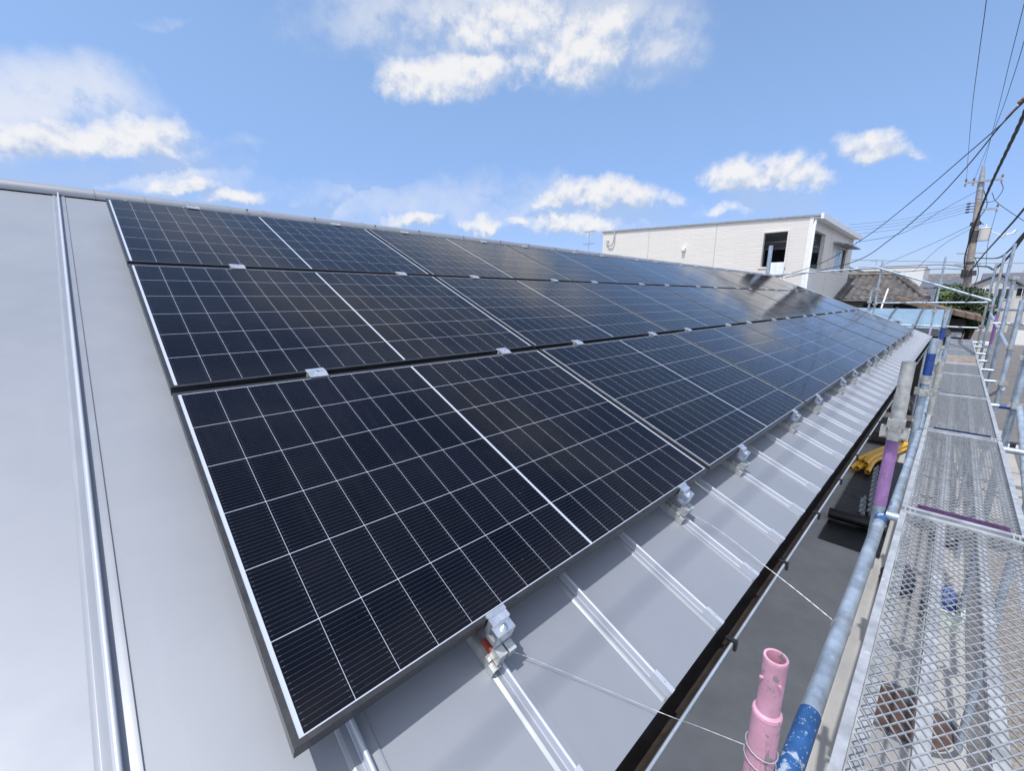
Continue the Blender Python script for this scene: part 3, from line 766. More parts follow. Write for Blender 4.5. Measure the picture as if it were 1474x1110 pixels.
ps = plank('short grey mesh plank just before the rust stained one', 8.13, 9.41, None)
plank('rust stained brownish mesh plank far along the walkway', 9.41, 10.72, 'mauve', 'mesh_rusty', proto=ps)
plank('grey mesh plank just beyond the rust stained one', 10.72, 12.1, None)
plank('grey mesh plank second beyond the rust stained one', 12.1, 13.85, None)
plank('grey mesh plank at the far end of the walkway', 13.85, 15.2, None)
# transoms carrying the planks out to the outer row
tr = [(.71, 'grey transom tube under the near end of the nearest plank', None), (2.56, 'grey transom tube under the purple plank end', None), (4.41, 'thick grey transom tube running right from the blue plank end', None), (6.26, 'grey transom tube with blue painted outer end', 'navy'), (8.13, 'grey transom tube between the mauve plank and the collared outer post', None),
      (9.41, 'pale transom tube at the near end of the rust stained plank', None), (10.72, 'pale transom tube at the far end of the rust stained plank', None), (12.1, 'pale transom tube second beyond the rust stained plank', None), (13.85, 'pale transom tube at the start of the farthest plank', None), (15.2, 'pale transom tube at the far tip of the walkway', None)]
for xx, lab, pm in tr:
    t = tube_thing('scaffold_transom', lab, 'scaffold transom', (xx, -3.772, -1.645), (xx, -4.385, -1.645), PR * .88, 'galv', 'transoms under the planks')
    if pm: band(t, (xx, -4.30, -1.645), (xx, -4.375, -1.645), PR * .88 + .0012, pm)
# outer row
YO = -4.40
post('outer scaffold post at the right edge joined by the blue ended transom', 6.26, YO, GZ, -.60, (-1.15, -1.62), 'galv', 'outer scaffold posts')
post('outer scaffold post with a four way collar level with the mauve plank', 8.13, YO, GZ, -.60, (-1.19, -1.65), 'galv', 'outer scaffold posts')
post('outer scaffold post with a purple band beyond the collared post', 12.12, YO, GZ, .40, (-.8, -1.62), 'galv', 'outer scaffold posts', bands=((-1.45, -.90, 'purple'),))
post('thin pale scaffold pole leaning up left of the blue couplings', 10.3, YO, GZ, -.225, (-.27,), 'galv', 'outer scaffold posts')
post('tall outer scaffold post standing left of the dark utility cables', 14.65, YO, GZ, .39, (-.75,), 'galv', 'outer scaffold posts', bands=((-.2, .12, 'galv_dull'),))
post('tall scaffold post with bluish top at the outer gable corner', 16.4, -4.36, GZ, .27, (-.66, -1.3), 'galv_dull', 'outer scaffold posts', bands=((-.3, .1, 'galv'),))
post('outer scaffold post rising from the thick transom at the right edge', 4.41, YO - .02, GZ, -1.5, (-1.62,), 'galv', 'outer scaffold posts')
b_ = post('scaffold post with dark blue coupling at the right frame edge', 9.2, -4.62, GZ, -.45, (-.75,), 'galv', 'outer scaffold posts', bands=((-.86, -.66, 'navy'),))
rail('sloping scaffold brace low across the outer posts', (14.6, -4.40, -.93), (8.2, -4.41, -1.26), None)
rail('sloping scaffold brace dropping from the right edge post towards the camera', (6.28, -4.43, -1.62), (4.6, -4.46, -2.15), None, r=PR)
rail('scaffold brace between the lower collars of the outer posts', (8.1, -4.42, -1.72), (12.1, -4.42, -2.6), None)
rail('level scaffold tube running right from the outer posts', (10.9, -4.36, -.765), (9.6, -5.4, -.78), None)
rail('lower scaffold tube running right from the outer posts', (12.1, -4.36, -1.05), (12.1, -5.6, -1.05), None)
# gable-end frame
post('left tall scaffold post at the far gable', 16.4, -2.14, GZ, .46, (-.35, -.78), 'galv', 'gable scaffold posts')
post('right tall scaffold post at the far gable with purple foot', 16.4, -3.42, GZ, .49, (-.95, -.2), 'galv', 'gable scaffold posts', bands=((-1.75, -1.35, 'mauve'),))
post('short bluish scaffold stub in front of the tall gable post', 16.3, -2.02, GZ, -.36, (-.72,), 'galv', 'gable scaffold posts', bands=((-.9, -.45, 'galv'),))
t = thing('standpipe', 'thick blue grey standpipe in front of the white house balcony', 'pipe', (17.5, 1.12, GZ))
MB().path([(17.5, 1.12, GZ), (17.5, 1.12, 1.20)], .066, 16, hollow=.88).build('pipe', 'galv', t, off=t.location)
MB().path([(17.5, 1.12, -.9), (17.5, 1.12, -.8)], .08, 16).build('coupling', 'galv_dull', t, off=t.location)
rail('pale scaffold handrail sloping down from the gable to the outer corner', (16.4, -2.03, .27), (15.4, -4.42, -.66), None, r=PR * 1.1)
rail('thin level scaffold handrail across the far gable', (16.4, -2.14, -.745), (16.3, -4.36, -.69), None)
rail('thin level scaffold handrail in front of the white house', (16.45, 1.12, .10), (16.4, -2.03, .27), None)
rail('thin scaffold guard rail at the gable posts below the handrail', (16.42, -2.14, -1.35), (16.42, -4.36, -1.35), None)
# tie wires
def wire(pts, label, r=.0011, twist=False):
    P = smooth_pts(pts, 10); b = MB()
    if twist:
        Q = [p + Vector((0, math.cos(i * 1.3), math.sin(i * 1.3))) * r * 1.2 for i, p in enumerate(P)]; Q2 = [p - Vector((0, math.cos(i * 1.3), math.sin(i * 1.3))) * r * 1.2 for i, p in enumerate(P)]
        b.path(Q, r, 6); b.path(Q2, r, 6)
    else: b.path(P, r, 6)
    return solo(b, 'tie_wire', 'wire', label, 'wire', tuple(P[0]), 'tie wires from brackets to scaffold')
def ring(b, x, z, y, r, rw, ax='x'):
    pts = []
    for j in range(17):
        a = 2 * math.pi * j / 16
        pts.append((x + .004 * math.sin(a), y + r * math.cos(a), z + r * math.sin(a)) if ax == 'x' else (x + r * math.cos(a), y + r * math.sin(a), z + .006 * math.sin(a)))
    b.path(pts, rw, 5)
s0 = rf(BX[0] + .012, TB + .06, -.092)
w1 = wire([s0, rf(.50, TB + .07, -.108), rf(.568, 3.63, -.112), (.717, -3.511, -1.578), (.706, -3.60, -1.53), (.712, -3.693, -1.50)], 'thin twisted tie wire from the first bracket to the pink post', .0005, True)
b = MB(); ring(b, .735, -1.5, -3.72, PR + .006, .0011, 'z'); ring(b, .735, -1.53, -3.72, PR + .006, .0011, 'z')
ob = b.build('wire_loop', 'wire', w1, off=w1.location)
s1 = rf(BX[1] + .02, TB + .06, -.095)
w2 = wire([s1, rf(1.53, 3.66, -.10), (1.545, -3.50, -1.575), (1.53, -3.62, -1.615), (1.50, -3.73, -1.645)], 'thin tie wire from the second bracket to the blue ended rail', .0008, True)
b = MB(); ring(b, 1.50, -1.663, -3.757, PR + .002, .0012)
ring(b, 1.512, -1.663, -3.757, PR + .002, .0012)
b.build('wire_loop', 'wire', w2, off=w2.location)

# ------------------------------------------------------------------ things on the yard
t = thing('rubber_sheet', 'black rubber sheet half rolled up on the concrete in the eave shade', 'rubber sheet', (7.3, -3.3, GZ))
b = MB()
nx, ny = 40, 10; vs = []
for i in range(nx + 1):
    for j in range(ny + 1):
        xx = 7.3 + 4.9 * i / nx; yy = -2.92 - .72 * j / ny + .025 * i / nx
        zz = GZ + .012 + .012 * mnoise.noise(Vector((xx * 2, yy * 3, 0))) + (.02 if xx > 8.3 else 0)
        vs.append((xx, yy, zz))
b.add(vs, [(i * (ny + 1) + j, (i + 1) * (ny + 1) + j, (i + 1) * (ny + 1) + j + 1, i * (ny + 1) + j + 1) for i in range(nx) for j in range(ny)], True)
b.build('sheet', 'rubber', t, off=t.location)
b = MB(); P = []
for k in range(46):
    a = k * .32; r = .10 - .0014 * k
    P.append((8.15 + r * math.cos(a), GZ + .105 + r * math.sin(a)))
for (pa, pb) in zip(P[:-1], P[1:]):
    b.quad((pa[0], -2.90, pa[1]), (pb[0], -2.90, pb[1]), (pb[0] + .05, -3.62, pb[1]), (pa[0] + .05, -3.62, pa[1]))
b.build('rolled_end', 'rubber', t, off=t.location)
def screw(x0, y, L, dy, lab):
    t = thing('ground_screw', lab, 'ground screw', (x0, y, GZ + .06), group='ground screws on the black sheet')
    Y = lambda xx: y + dy * (xx - x0) / L
    MB().path([(x0, y, GZ + .10), (x0 + L - .16, Y(x0 + L - .16), GZ + .09), (x0 + L, Y(x0 + L), GZ + .09)], [.030, .030, .006], 12).build('shaft', 'screwsteel', t, off=t.location)
    b = MB(); P = []; N = int(L / .28)
    for q in range(N * 16 + 1):
        a = 2 * math.pi * q / 16; xx = x0 + .12 + (L - .3) * q / (N * 16)
        P.append((xx, Y(xx) + math.cos(a) * .062, GZ + .10 + math.sin(a) * .062, Y(xx) + math.cos(a) * .026, GZ + .10 + math.sin(a) * .026))
    for c, d in zip(P[:-1], P[1:]): b.quad((c[0], c[1], c[2]), (d[0], d[1], d[2]), (d[0], d[3], d[4]), (c[0], c[3], c[4]))
    b.build('helix_blade', 'screwsteel', t, off=t.location)
screw(8.55, -3.39, 2.9, .20, 'long grey steel ground screw in the middle on the black sheet')
screw(8.60, -3.47, 2.8, .19, 'long grey steel ground screw nearest the scaffold on the black sheet')
screw(8.45, -3.30, 1.0, .08, 'short grey steel ground screw on the black sheet')
yt = thing('pipe_covers', 'bundle of yellow split plastic pipe covers lying on the black sheet', 'pipe covers', (11.2, -3.0, GZ))
yr = random.Random(4)
for k in range(7):
    oy = -.14 + .05 * k + yr.uniform(-.03, .03); zz = .06 + (.09 if k % 2 else 0)
    P = smooth_pts([(10.7 + yr.uniform(0, .5), -2.95 - oy * .9, GZ + zz + .05), (11.5, -3.06 - oy * .6 + yr.uniform(-.04, .04), GZ + zz + .10), (12.4, -3.24 - oy * .7 + yr.uniform(-.05, .05), GZ + zz + .06), (13.4 + yr.uniform(0, .5), -3.48 - oy * .8, GZ + zz + .03)], 6)
    MB().path(P[::-1], .047, 10, hollow=.84).build('tube', 'yellow', yt, off=yt.location)
# timber bits further along under the eave
for (x0, x1, y0, y1, z0, z1, nm, mm, lab, cat) in ((13.4, 15.3, -3.75, -2.75, .0, .34, 'timber_deck', 'darkwood', 'low dark timber deck by the house wall under the eave', 'deck'), (15.5, 16.25, -3.7, -2.7, .0, .30, 'tan_step', 'woodtan', 'tan boarded step beyond the dark timber deck', 'step'), (16.55, 18.2, -3.7, -2.5, .0, .36, 'timber_bench', 'darkwood', 'dark timber bench beyond the tan step', 'bench')):
    t = thing(nm, lab, cat, ((x0 + x1) / 2, (y0 + y1) / 2, GZ))
    b = MB(); k = x0
    while k < x1 - .05: b.box((k, y0, GZ + z1 - .03), (min(k + .115, x1), y1, GZ + z1)); k += .13
    b.build('boards', mm, t, off=t.location)
    b = MB()
    for xx in (x0 + .05, x1 - .13):
        for yy in (y0 + .05, y1 - .13): b.box((xx, yy, GZ + .004), (xx + .08, yy + .08, GZ + z1 - .031))
    b.box((x0, y0 + .01, GZ + .1), (x1, y0 + .035, GZ + z1 - .032)); b.box((x0, y1 - .035, GZ + .1), (x1, y1 - .01, GZ + z1 - .032)); b.box((x0, y0 + .04, GZ + .1), (x0 + .025, y1 - .04, GZ + z1 - .032))
    b.build('frame', mm, t, off=t.location)
# manhole
t = thing('manhole_cover', 'round rusty iron manhole cover in the concrete below the nearest plank', 'manhole cover', (4.49, -4.10, GZ))
b = MB(); b.path([(4.49, -4.10, GZ + .003), (4.49, -4.10, GZ + .012)], .30, 40); b.build('lid', 'manhole', t, off=t.location)
b = MB(); b.path([(4.49 + .335 * math.cos(a * math.pi / 20), -4.10 + .335 * math.sin(a * math.pi / 20), GZ + .007) for a in range(41)], .018, 6); b.build('rim', 'darkmetal', t, off=t.location)
for xx in (4.3, 4.68): MB().path([(xx, -4.1, GZ + .012), (xx, -4.1, GZ + .02)], .03, 10).build('lifting_eye', 'darkmetal', t, off=t.location)
# basket with bag, hat, dark bag below the mesh
t = thing('plastic_crate', 'cloudy greenish plastic crate on the concrete beside the dark gravel', 'crate', (6.35, -4.30, GZ))
b = MB(); z0 = GZ + .004
for (a, c) in (((6.15, -4.42, z0), (6.17, -4.14, z0 + .22)), ((6.63, -4.42, z0), (6.65, -4.14, z0 + .22)), ((6.171, -4.42, z0), (6.629, -4.405, z0 + .22)), ((6.171, -4.155, z0), (6.629, -4.14, z0 + .22)), ((6.171, -4.404, z0), (6.629, -4.156, z0 + .012))): b.box(a, c)
b.build('box', 'clear', t, off=t.location)
b = MB(); P = [(6.14, -4.43), (6.66, -4.43), (6.66, -4.13), (6.14, -4.13), (6.14, -4.43)]
b.path([(p[0], p[1], z0 + .225) for p in P], .012, 6); b.build('rim', 'clear', t, off=t.location)
def lump(name, mm, lab, cat, c, r, seed, squash=.6):
    bm = bmesh.new(); bmesh.ops.create_icosphere(bm, subdivisions=4, radius=1.0)
    for v in bm.verts:
        d = 1 + .28 * mnoise.noise(v.co * 1.7 + Vector((seed, 0, 0))) + .1 * mnoise.noise(v.co * 5 + Vector((0, seed, 0)))
        v.co = Vector((v.co.x * r[0] * d, v.co.y * r[1] * d, max(v.co.z, -squash) * r[2] * d))
    zmin = min(v.co.z for v in bm.verts)
    for v in bm.verts: v.co.z -= zmin
    me = bpy.data.meshes.new(name); bm.to_mesh(me); bm.free()
    for p in me.polygons: p.use_smooth = True
    me.materials.append(MT[mm]); o = bpy.data.objects.new(name, me); COL.objects.link(o); o.location = c
    return tag(o, lab, cat)
lump('blue_bag', 'bluebag', 'crumpled dark blue bag sitting in the plastic crate', 'bag', (6.40, -4.28, GZ + .016), (.16, .1, .2), 3)
lump('dark_bag', 'darkbag', 'dark crumpled work bag on the concrete left of the near plank', 'bag', (6.75, -3.86, GZ + .004), (.34, .16, .16), 9)
t = thing('straw_hat', 'tan straw hat lying on dark gear below the plank', 'hat', (8.6, -4.28, GZ + .16))
b = MB()
prof_h = [(.0, .12), (.06, .118), (.09, .09), (.1, .03), (.17, .012), (.2, .0)]
nn = 24; vs = [(8.6 + r * math.cos(2 * math.pi * j / nn) * 1.0, -4.28 + r * math.sin(2 * math.pi * j / nn), GZ + .16 + h) for (r, h) in prof_h for j in range(nn)]
b.add(vs, [(i * nn + j, i * nn + (j + 1) % nn, (i + 1) * nn + (j + 1) % nn, (i + 1) * nn + j) for i in range(len(prof_h) - 1) for j in range(nn)], True)
b.build('brim_and_crown', 'tancap', t, off=t.location)
lump('tool_bag', 'darkbag', 'dark tool bag on the concrete under the straw hat', 'bag', (8.62, -4.28, GZ + .004), (.26, .17, .13), 5)
# white-striped wheel stop beyond the outer posts
t = thing('barrier_block', 'low black kerb barrier with white blocks beyond the outer scaffold posts', 'barrier', (15.9, -5.25, GZ))
b = MB(); b.box((15.4, -6.1, GZ + .005), (15.6, -5.1, GZ + .16)); b.build('base', 'black', t, off=t.location)
b = MB()
for k in range(5): b.box((15.385, -6.05 + k * .2, GZ + .04), (15.3995, -5.95 + k * .2, GZ + .15))
b.build('white_block', 'whitepaint', t, off=t.location)

# ------------------------------------------------------------------ white house
HX0, HX1, HY0, HY1 = 20.0, 28.9, .486, 10.0
wh = thing('white_house', 'white two storey house with lap siding and corner balcony beyond the ridge', 'house', (HX0, HY0, GZ))
def wp(mb, name, mm, lab=None, parent=None): return mb.build(name, mm, parent or wh, lab, wh.location)
def ztop(y): return 2.42 + (y - HY0) * .0315
b = MB(); T = .15
def wallx(y0, y1, z0, z1=None):               # piece of the facade facing -x
    za = ztop(y0) if z1 is None else z1; zb = ztop(y1) if z1 is None else z1
    b.hexa([(HX0, y0, z0), (HX0 + T, y0, z0), (HX0 + T, y1, z0), (HX0, y1, z0), (HX0, y0, za), (HX0 + T, y0, za), (HX0 + T, y1, zb), (HX0, y1, zb)])
OY0, OY1, OZ0, OZ1 = 1.28, 2.13, .62, 1.96
wallx(HY0, OY0, GZ); wallx(OY1, HY1, GZ); wallx(OY0, OY1, GZ, OZ0); wallx(OY0, OY1, OZ1)
def wally(x0, x1, z0, z1): b.box((x0, HY0, z0), (x1, HY0 + T, z1))
SX0, SX1, SZ0, SZ1 = 20.5, 22.4, .55, 1.98
WX0, WX1, WZ0, WZ1 = 24.6, 27.3, .62, 1.68
zt = 2.42
wally(HX0 + T, SX0, GZ, zt); wally(SX1, WX0, GZ, zt); wally(WX1, HX1, GZ, zt); wally(SX0, SX1, GZ, SZ0); wally(SX0, SX1, SZ1, zt); wally(WX0, WX1, GZ, WZ0); wally(WX0, WX1, WZ1, zt)
b.box((HX1 - T, HY0 + T, GZ), (HX1, HY1, 2.42)); b.box((HX0 + T, HY1 - T, GZ), (HX1 - T, HY1, 2.70))
wp(b, 'wall', 'siding')
for yy in (4.06, 7.3): wp(MB().box((HX0 - .004, yy - .012, GZ), (HX0 - .001, yy + .012, ztop(yy) - .02)), 'joint_strip', 'intwall')
wp(MB().box((23.5, HY0 - .004, GZ), (23.525, HY0 - .001, zt)), 'joint_strip', 'intwall')
# balcony interior
b = MB(); b.box((HX0 + T, HY0 + T, -.45), (22.9, 3.2, -.35)); b.box((HX0 + T, HY0 + T, 2.06), (22.9, 3.2, 2.12)); b.box((22.9, HY0 + T, -.45), (23.0, 3.2, 2.12)); b.box((HX0 + T, 3.2, -.45), (23.0, 3.3, 2.12))
wp(b, 'balcony_lining', 'intwall')
b = MB(); b.box((22.87, .75, -.3), (22.899, 2.9, 1.55)); bd_ = wp(b, 'balcony_door', 'glassdk')
b = MB()
for yy in (.72, 1.8, 2.9): b.box((22.85, yy - .03, -.3), (22.868, yy + .03, 1.6))
b.box((22.85, .69, 1.55), (22.868, 2.93, 1.61)); wp(b, 'frame', 'whitepaint', parent=bd_)
b = MB()
for (a, c) in (((HX0 - .03, OY0 - .08, OZ0 - .07), (HX0 - .002, OY1 + .08, OZ0)), ((HX0 - .03, OY0 - .08, OZ1), (HX0 - .002, OY1 + .08, OZ1 + .06)), ((HX0 - .03, OY0 - .08, OZ0), (HX0 - .002, OY0, OZ1)), ((HX0 - .03, OY1, OZ0), (HX0 - .002, OY1 + .08, OZ1))): b.box(a, c)
wp(b, 'opening_trim', 'siding')
# side window with hood
b = MB(); b.box((WX0, HY0 + .05, WZ0), (WX1, HY0 + .06, WZ1)); win = wp(b, 'window', 'glassdk')
b = MB()
for (a, c) in (((WX0 - .05, HY0 - .03, WZ0 - .06), (WX1 + .05, HY0 - .002, WZ0)), ((WX0 - .05, HY0 - .03, WZ1), (WX1 + .05, HY0 - .002, WZ1 + .05)), ((WX0 - .05, HY0 - .03, WZ0), (WX0 + .03, HY0 - .002, WZ1)), ((WX1 - .03, HY0 - .03, WZ0), (WX1 + .05, HY0 - .002, WZ1)), ((25.85, HY0 - .02, WZ0), (25.95, HY0 + .04, WZ1))): b.box(a, c)
wp(b, 'frame', 'whitepaint', parent=win)
b = MB(); b.box((24.62, HY0 - .012, WZ0 + .02), (25.8, HY0 - .006, WZ1 - .02)); wp(b, 'shutter', 'cloth_lb', parent=win)
b = MB(); b.hexa([(24.1, -.02, 1.74), (27.7, -.02, 1.74), (27.7, HY0 - .003, 1.78), (24.1, HY0 - .003, 1.78), (24.1, -.02, 1.79), (27.7, -.02, 1.79), (27.7, HY0 - .003, 1.86), (24.1, HY0 - .003, 1.86)]); wp(b, 'window_hood', 'polesteel')
# roof and gutter
b = MB(); y0, y1 = HY0 - .22, HY1 + .06
b.hexa([(HX0 - .05, y0, ztop(y0)), (HX1 + .1, y0, ztop(y0)), (HX1 + .1, y1, ztop(y1)), (HX0 - .05, y1, ztop(y1)), (HX0 - .05, y0, ztop(y0) + .065), (HX1 + .1, y0, ztop(y0) + .065), (HX1 + .1, y1, ztop(y1) + .065), (HX0 - .05, y1, ztop(y1) + .065)])
wr = wp(b, 'roof', 'polesteel')
b = MB(); b.box((HX0 - .04, y0 - .10, ztop(y0) - .10), (HX1 + .12, y0 - .003, ztop(y0) + .10)); wp(b, 'gutter', 'whitepaint')
b = MB(); b.box((HX0 + .0, y0, ztop(y0) - .06), (HX1, HY0 - .003, ztop(y0) - .015)); wp(b, 'eave_soffit', 'whitepaint')
b = MB(); b.path([(HX0 + .06, HY0 - .06, 2.32), (HX0 + .06, HY0 - .06, 2.22), (HX0 + .02, HY0 - .05, 2.12), (HX0 + .02, HY0 - .05, GZ)], .05, 10); wp(b, 'downpipe', 'whitepaint')
b = MB(); b.box((HX0 - .012, HY0 - .006, GZ), (HX0 - .001, HY0 + .12, zt)); wp(b, 'corner_trim', 'whitepaint')
b = MB(); b.path([(HX0 - .002, 5.46, 1.60), (HX0 - .11, 5.46, 1.60)], .085, 14); b.path([(HX0 - .05, 5.46, 1.52), (HX0 - .10, 5.46, 1.47)], .07, 12); wp(b, 'vent_cap', 'whitepaint')
b = MB(); b.path(smooth_pts([(HX0 - .05, 9.27, ztop(9.3) + .12), (HX0 - .09, 9.25, 2.45), (HX0 - .09, 9.32, 2.1), (HX0 - .08, 9.55, 2.02), (HX0 - .05, 9.68, 2.15)], 6), .028, 8); b.box((HX0 - .08, 9.62, 2.12), (HX0 - .002, 9.74, 2.3)); wp(b, 'cable_conduit', 'intwall')
# washing in the balcony
def cloth(name, mm, lab, x, y, z0, z1, w, sway, ax):
    b = MB(); nu, nv = 12, 10; vs = []
    for i in range(nu + 1):
        for j in range(nv + 1):
            u = i / nu - .5; v = j / nv
            d = .03 * math.sin(u * 14 + sway) * (.3 + v)
            vs.append((x + d, y + u * w, z1 - v * (z1 - z0)) if ax == 'y' else (x + u * w, y + d, z1 - v * (z1 - z0)))
    f = [(i * (nv + 1) + j, (i + 1) * (nv + 1) + j, (i + 1) * (nv + 1) + j + 1, i * (nv + 1) + j + 1) for i in range(nu) for j in range(nv)]
    b.add(vs, f, True); o3 = len(vs)
    off = .012
    vs2 = [(v[0] + off, v[1], v[2]) if ax == 'y' else (v[0], v[1] + off, v[2]) for v in vs]; b.add(vs2, [tuple(reversed(q)) for q in f], True)
    return solo(b, name, mm, lab, 'laundry', (x, y, z0))
cloth('hanging_towel', 'cloth_w', 'white towel hanging over the front sill of the white house balcony', HX0 - .06, 1.52, .25, .78, .55, 0, 'y')
cloth('hanging_shirt', 'cloth_w', 'white shirt hanging inside the front balcony opening', HX0 + .7, 1.32, .95, 1.5, .3, 1, 'y')
cloth('hanging_trousers', 'cloth_b', 'dark trousers hanging in the side opening of the balcony', 21.4, HY0 + .3, .9, 1.62, .3, 2, 'x')
cloth('hanging_cloth', 'cloth_lb', 'pale blue cloth hanging in the side opening of the balcony', 20.85, HY0 + .28, .8, 1.75, .4, 2, 'x')
b = MB(); b.path([(HX0 + .75, .75, 1.66), (HX0 + .75, 3.1, 1.66)], .015, 8); b.path([(HX0 + .3, HY0 + .3, 1.76), (22.8, HY0 + .3, 1.76)], .015, 8)
solo(b, 'drying_pole', 'alu', 'thin metal drying pole in the white house balcony', 'drying pole', (HX0 + .75, 1.9, 1.66))

# ------------------------------------------------------------------ tiled house beyond the gable
th = thing('tiled_house', 'old house with weathered brown clay tile roof beyond the far gable', 'house', (29.5, -.5, GZ))
def tp(mb, name, mm, lab=None, parent=None): return mb.build(name, mm, parent or th, lab, th.location)
def tiled(ex, ez, rx, rz, yl0, yl1, yr0, yr1, name='roof'):
    """roof slope from eave line x=ex to ridge x=rx; y runs from right (low y) to left; real wavy courses"""
    b = MB(); L = math.hypot(rx - ex, rz - ez); nc = int(L / .27)
    for c in range(nc):
        t0, t1 = c / nc, (c + 1) / nc
        yr = yr0 + (yr1 - yr0) * t0; yl = yl0 + (yl1 - yl0) * t0
        nu = int((yl - yr) / .05)
        vs = []
        for (t, lift) in ((t0, .022), (t1, .0)):
            for i in range(nu + 1):
                y = yr + (yl - yr) * i / nu
                w = .085 * abs(math.cos(math.pi * y / .27)) ** .9
                vs.append((ex + (rx - ex) * t, y, ez + (rz - ez) * t + lift + w))
        for i in range(nu + 1):
            v = vs[i]; vs.append((v[0], v[1], v[2] - .05))
        n = nu + 1
        b.add(vs, [(i, i + 1, n + i + 1, n + i) for i in range(nu)] + [(2 * n + i, 2 * n + i + 1, i + 1, i) for i in range(nu)], True)
    return b
r_ = tp(tiled(26.0, -.72, 30.2, .52, 3.2, 3.2, -2.85, -1.35), 'roof', 'tile')
b = MB(); b.path([(30.2, 3.2, .64), (30.2, -1.35, .60)], .16, 10); b.path([(30.2, 3.2, .74), (30.2, -1.3, .70)], .1, 10); tp(b, 'ridge', 'tile', parent=r_)
b = MB(); b.path([(30.2, -1.35, .58), (28.4, -2.0, .10), (26.1, -2.85, -.6)], [.13, .13, .13], 10); b.path([(30.2, -1.35, .68), (28.4, -2.0, .22), (26.4, -2.78, -.42)], .075, 8); tp(b, 'hip_ridge', 'tile', parent=r_)
b = MB(); b.hexa([(26.02, -2.85, -.80), (26.06, 3.2, -.80), (30.2, 3.2, .38), (30.2, -1.35, .38), (26.02, -2.85, -.75), (26.06, 3.2, -.75), (30.2, 3.2, .49), (30.2, -1.35, .49)])
b.hexa([(26.02, -2.86, -.80), (30.2, -1.36, .38), (34.3, -1.36, .38), (34.3, -2.86, -.80), (26.02, -2.86, -.72), (30.2, -1.36, .5), (34.3, -1.36, .5), (34.3, -2.86, -.72)])
tp(b, 'roof_deck', 'slate', parent=r_)
b = MB(); b.path([(25.95, 3.2, -.76), (25.95, -2.9, -.74)], .055, 8); tp(b, 'gutter', 'darkmetal')
b = MB(); b.box((26.6, -2.45, GZ), (34, 3.0, -.82)); tp(b, 'wall', 'plaster')
b = MB(); b.box((26.57, -1.25, -1.10), (26.598, -.65, -.86)); b.box((26.57, -2.42, -1.06), (26.598, -1.75, -.84)); b.box((26.57, .3, -1.1), (26.598, .5, -.86)); tp(b, 'window', 'glassdk')
b = MB(); b.box((26.56, -2.44, -1.14), (26.585, 3.0, -1.11)); tp(b, 'sill', 'greywall')
# lower tiled wing with mossy apron roof
lw = thing('tiled_wing', 'low tiled lean-to roof in front of the old tiled house', 'house', (24.6, 0, GZ))
b = tiled(23.6, -1.75, 26.3, -1.15, 2.6, 2.6, -2.25, -2.25); b.build('roof', 'tile', lw, off=lw.location)
b = MB(); b.box((23.9, -2.15, GZ), (26.4, 2.5, -1.78)); b.build('wall', 'plaster', lw, off=lw.location)
# dark sheet-roofed house with deep barge board
dh = thing('dark_roof_house', 'dark house with slate coloured sheet roof and thick weathered barge board', 'house', (26, -3.2, GZ))
def dp(mb, name, mm, parent=None): return mb.build(name, mm, parent or dh, None, dh.location)
b = MB(); b.hexa([(24.0, -1.98, -.68), (29.5, -1.98, -.68), (29.5, -4.55, -1.38), (24.0, -4.55, -1.38), (24.0, -1.9, -.56), (29.5, -1.9, -.56), (29.5, -4.55, -1.27), (24.0, -4.55, -1.27)]); dr = dp(b, 'roof', 'woodbrown')
b = MB(); b.hexa([(23.93, -1.95, -.74), (23.995, -1.95, -.74), (23.995, -4.58, -1.46), (23.93, -4.58, -1.46), (23.93, -1.95, -.56), (23.995, -1.95, -.56), (23.995, -4.58, -1.28), (23.93, -4.58, -1.28)]); dp(b, 'barge_board', 'woodbrown', dr)
b = MB(); b.hexa([(27.0, -2.3, -.55), (27.05, -2.3, -.55), (27.05, -3.05, -.75), (27.0, -3.05, -.75), (29.4, -2.25, -.16), (29.45, -2.25, -.16), (29.45, -3.0, -.16), (29.4, -3.0, -.16)]); dp(b, 'upper_roof', 'slate')
b = MB(); b.box((24.9, -4.15, GZ), (29.3, -2.2, -1.42)); dp(b, 'wall', 'shade')
# curved blue carport
cp = thing('carport', 'carport with curved pale blue polycarbonate roof and dark ribs', 'carport', (19.5, -3.0, GZ))
def cpp(mb, name, mm, parent=None): return mb.build(name, mm, parent or cp, None, cp.location)
def cz(x): s = (x - 18.0) / 3.1; return -1.50 + .52 * math.sin(s * math.pi / 2)
b = MB(); nx = 12; vs = []
for i in range(nx + 1):
    xx = 18.0 + 3.1 * i / nx
    for yy in (.6, -3.72): vs.append((xx, yy, cz(xx)))
b.add(vs, [(2 * i, 2 * i + 1, 2 * i + 3, 2 * i + 2) for i in range(nx)], True)
vs = [(v[0], v[1], v[2] - .012) for v in vs]; b.add(vs, [(2 * i + 2, 2 * i + 3, 2 * i + 1, 2 * i) for i in range(nx)], True)
cr_ = cpp(b, 'roof_sheet', 'carport')
for k in range(7):
    yy = -3.72 + k * .70
    b = MB(); P = [(18.0 + 3.1 * i / nx, yy, cz(18.0 + 3.1 * i / nx) + .012) for i in range(nx + 1)]
    for p, q in zip(P[:-1], P[1:]): b.bar(p, q, .05, .05)
    cpp(b, 'rib', 'darkmetal', cr_)
b = MB(); b.box((17.92, -3.8, -1.64), (18.05, .6, -1.52)); cpp(b, 'gutter', 'darkmetal')
b = MB(); b.box((18.06, -4.05, -1.72), (18.12, .6, -1.66)); cpp(b, 'cross_beam', 'polesteel')
for yy in (-3.6, -1.6, .4):
    b = MB(); b.box((20.9, yy - .05, GZ), (21.0, yy + .05, -.99)); cpp(b, 'post', 'darkmetal')
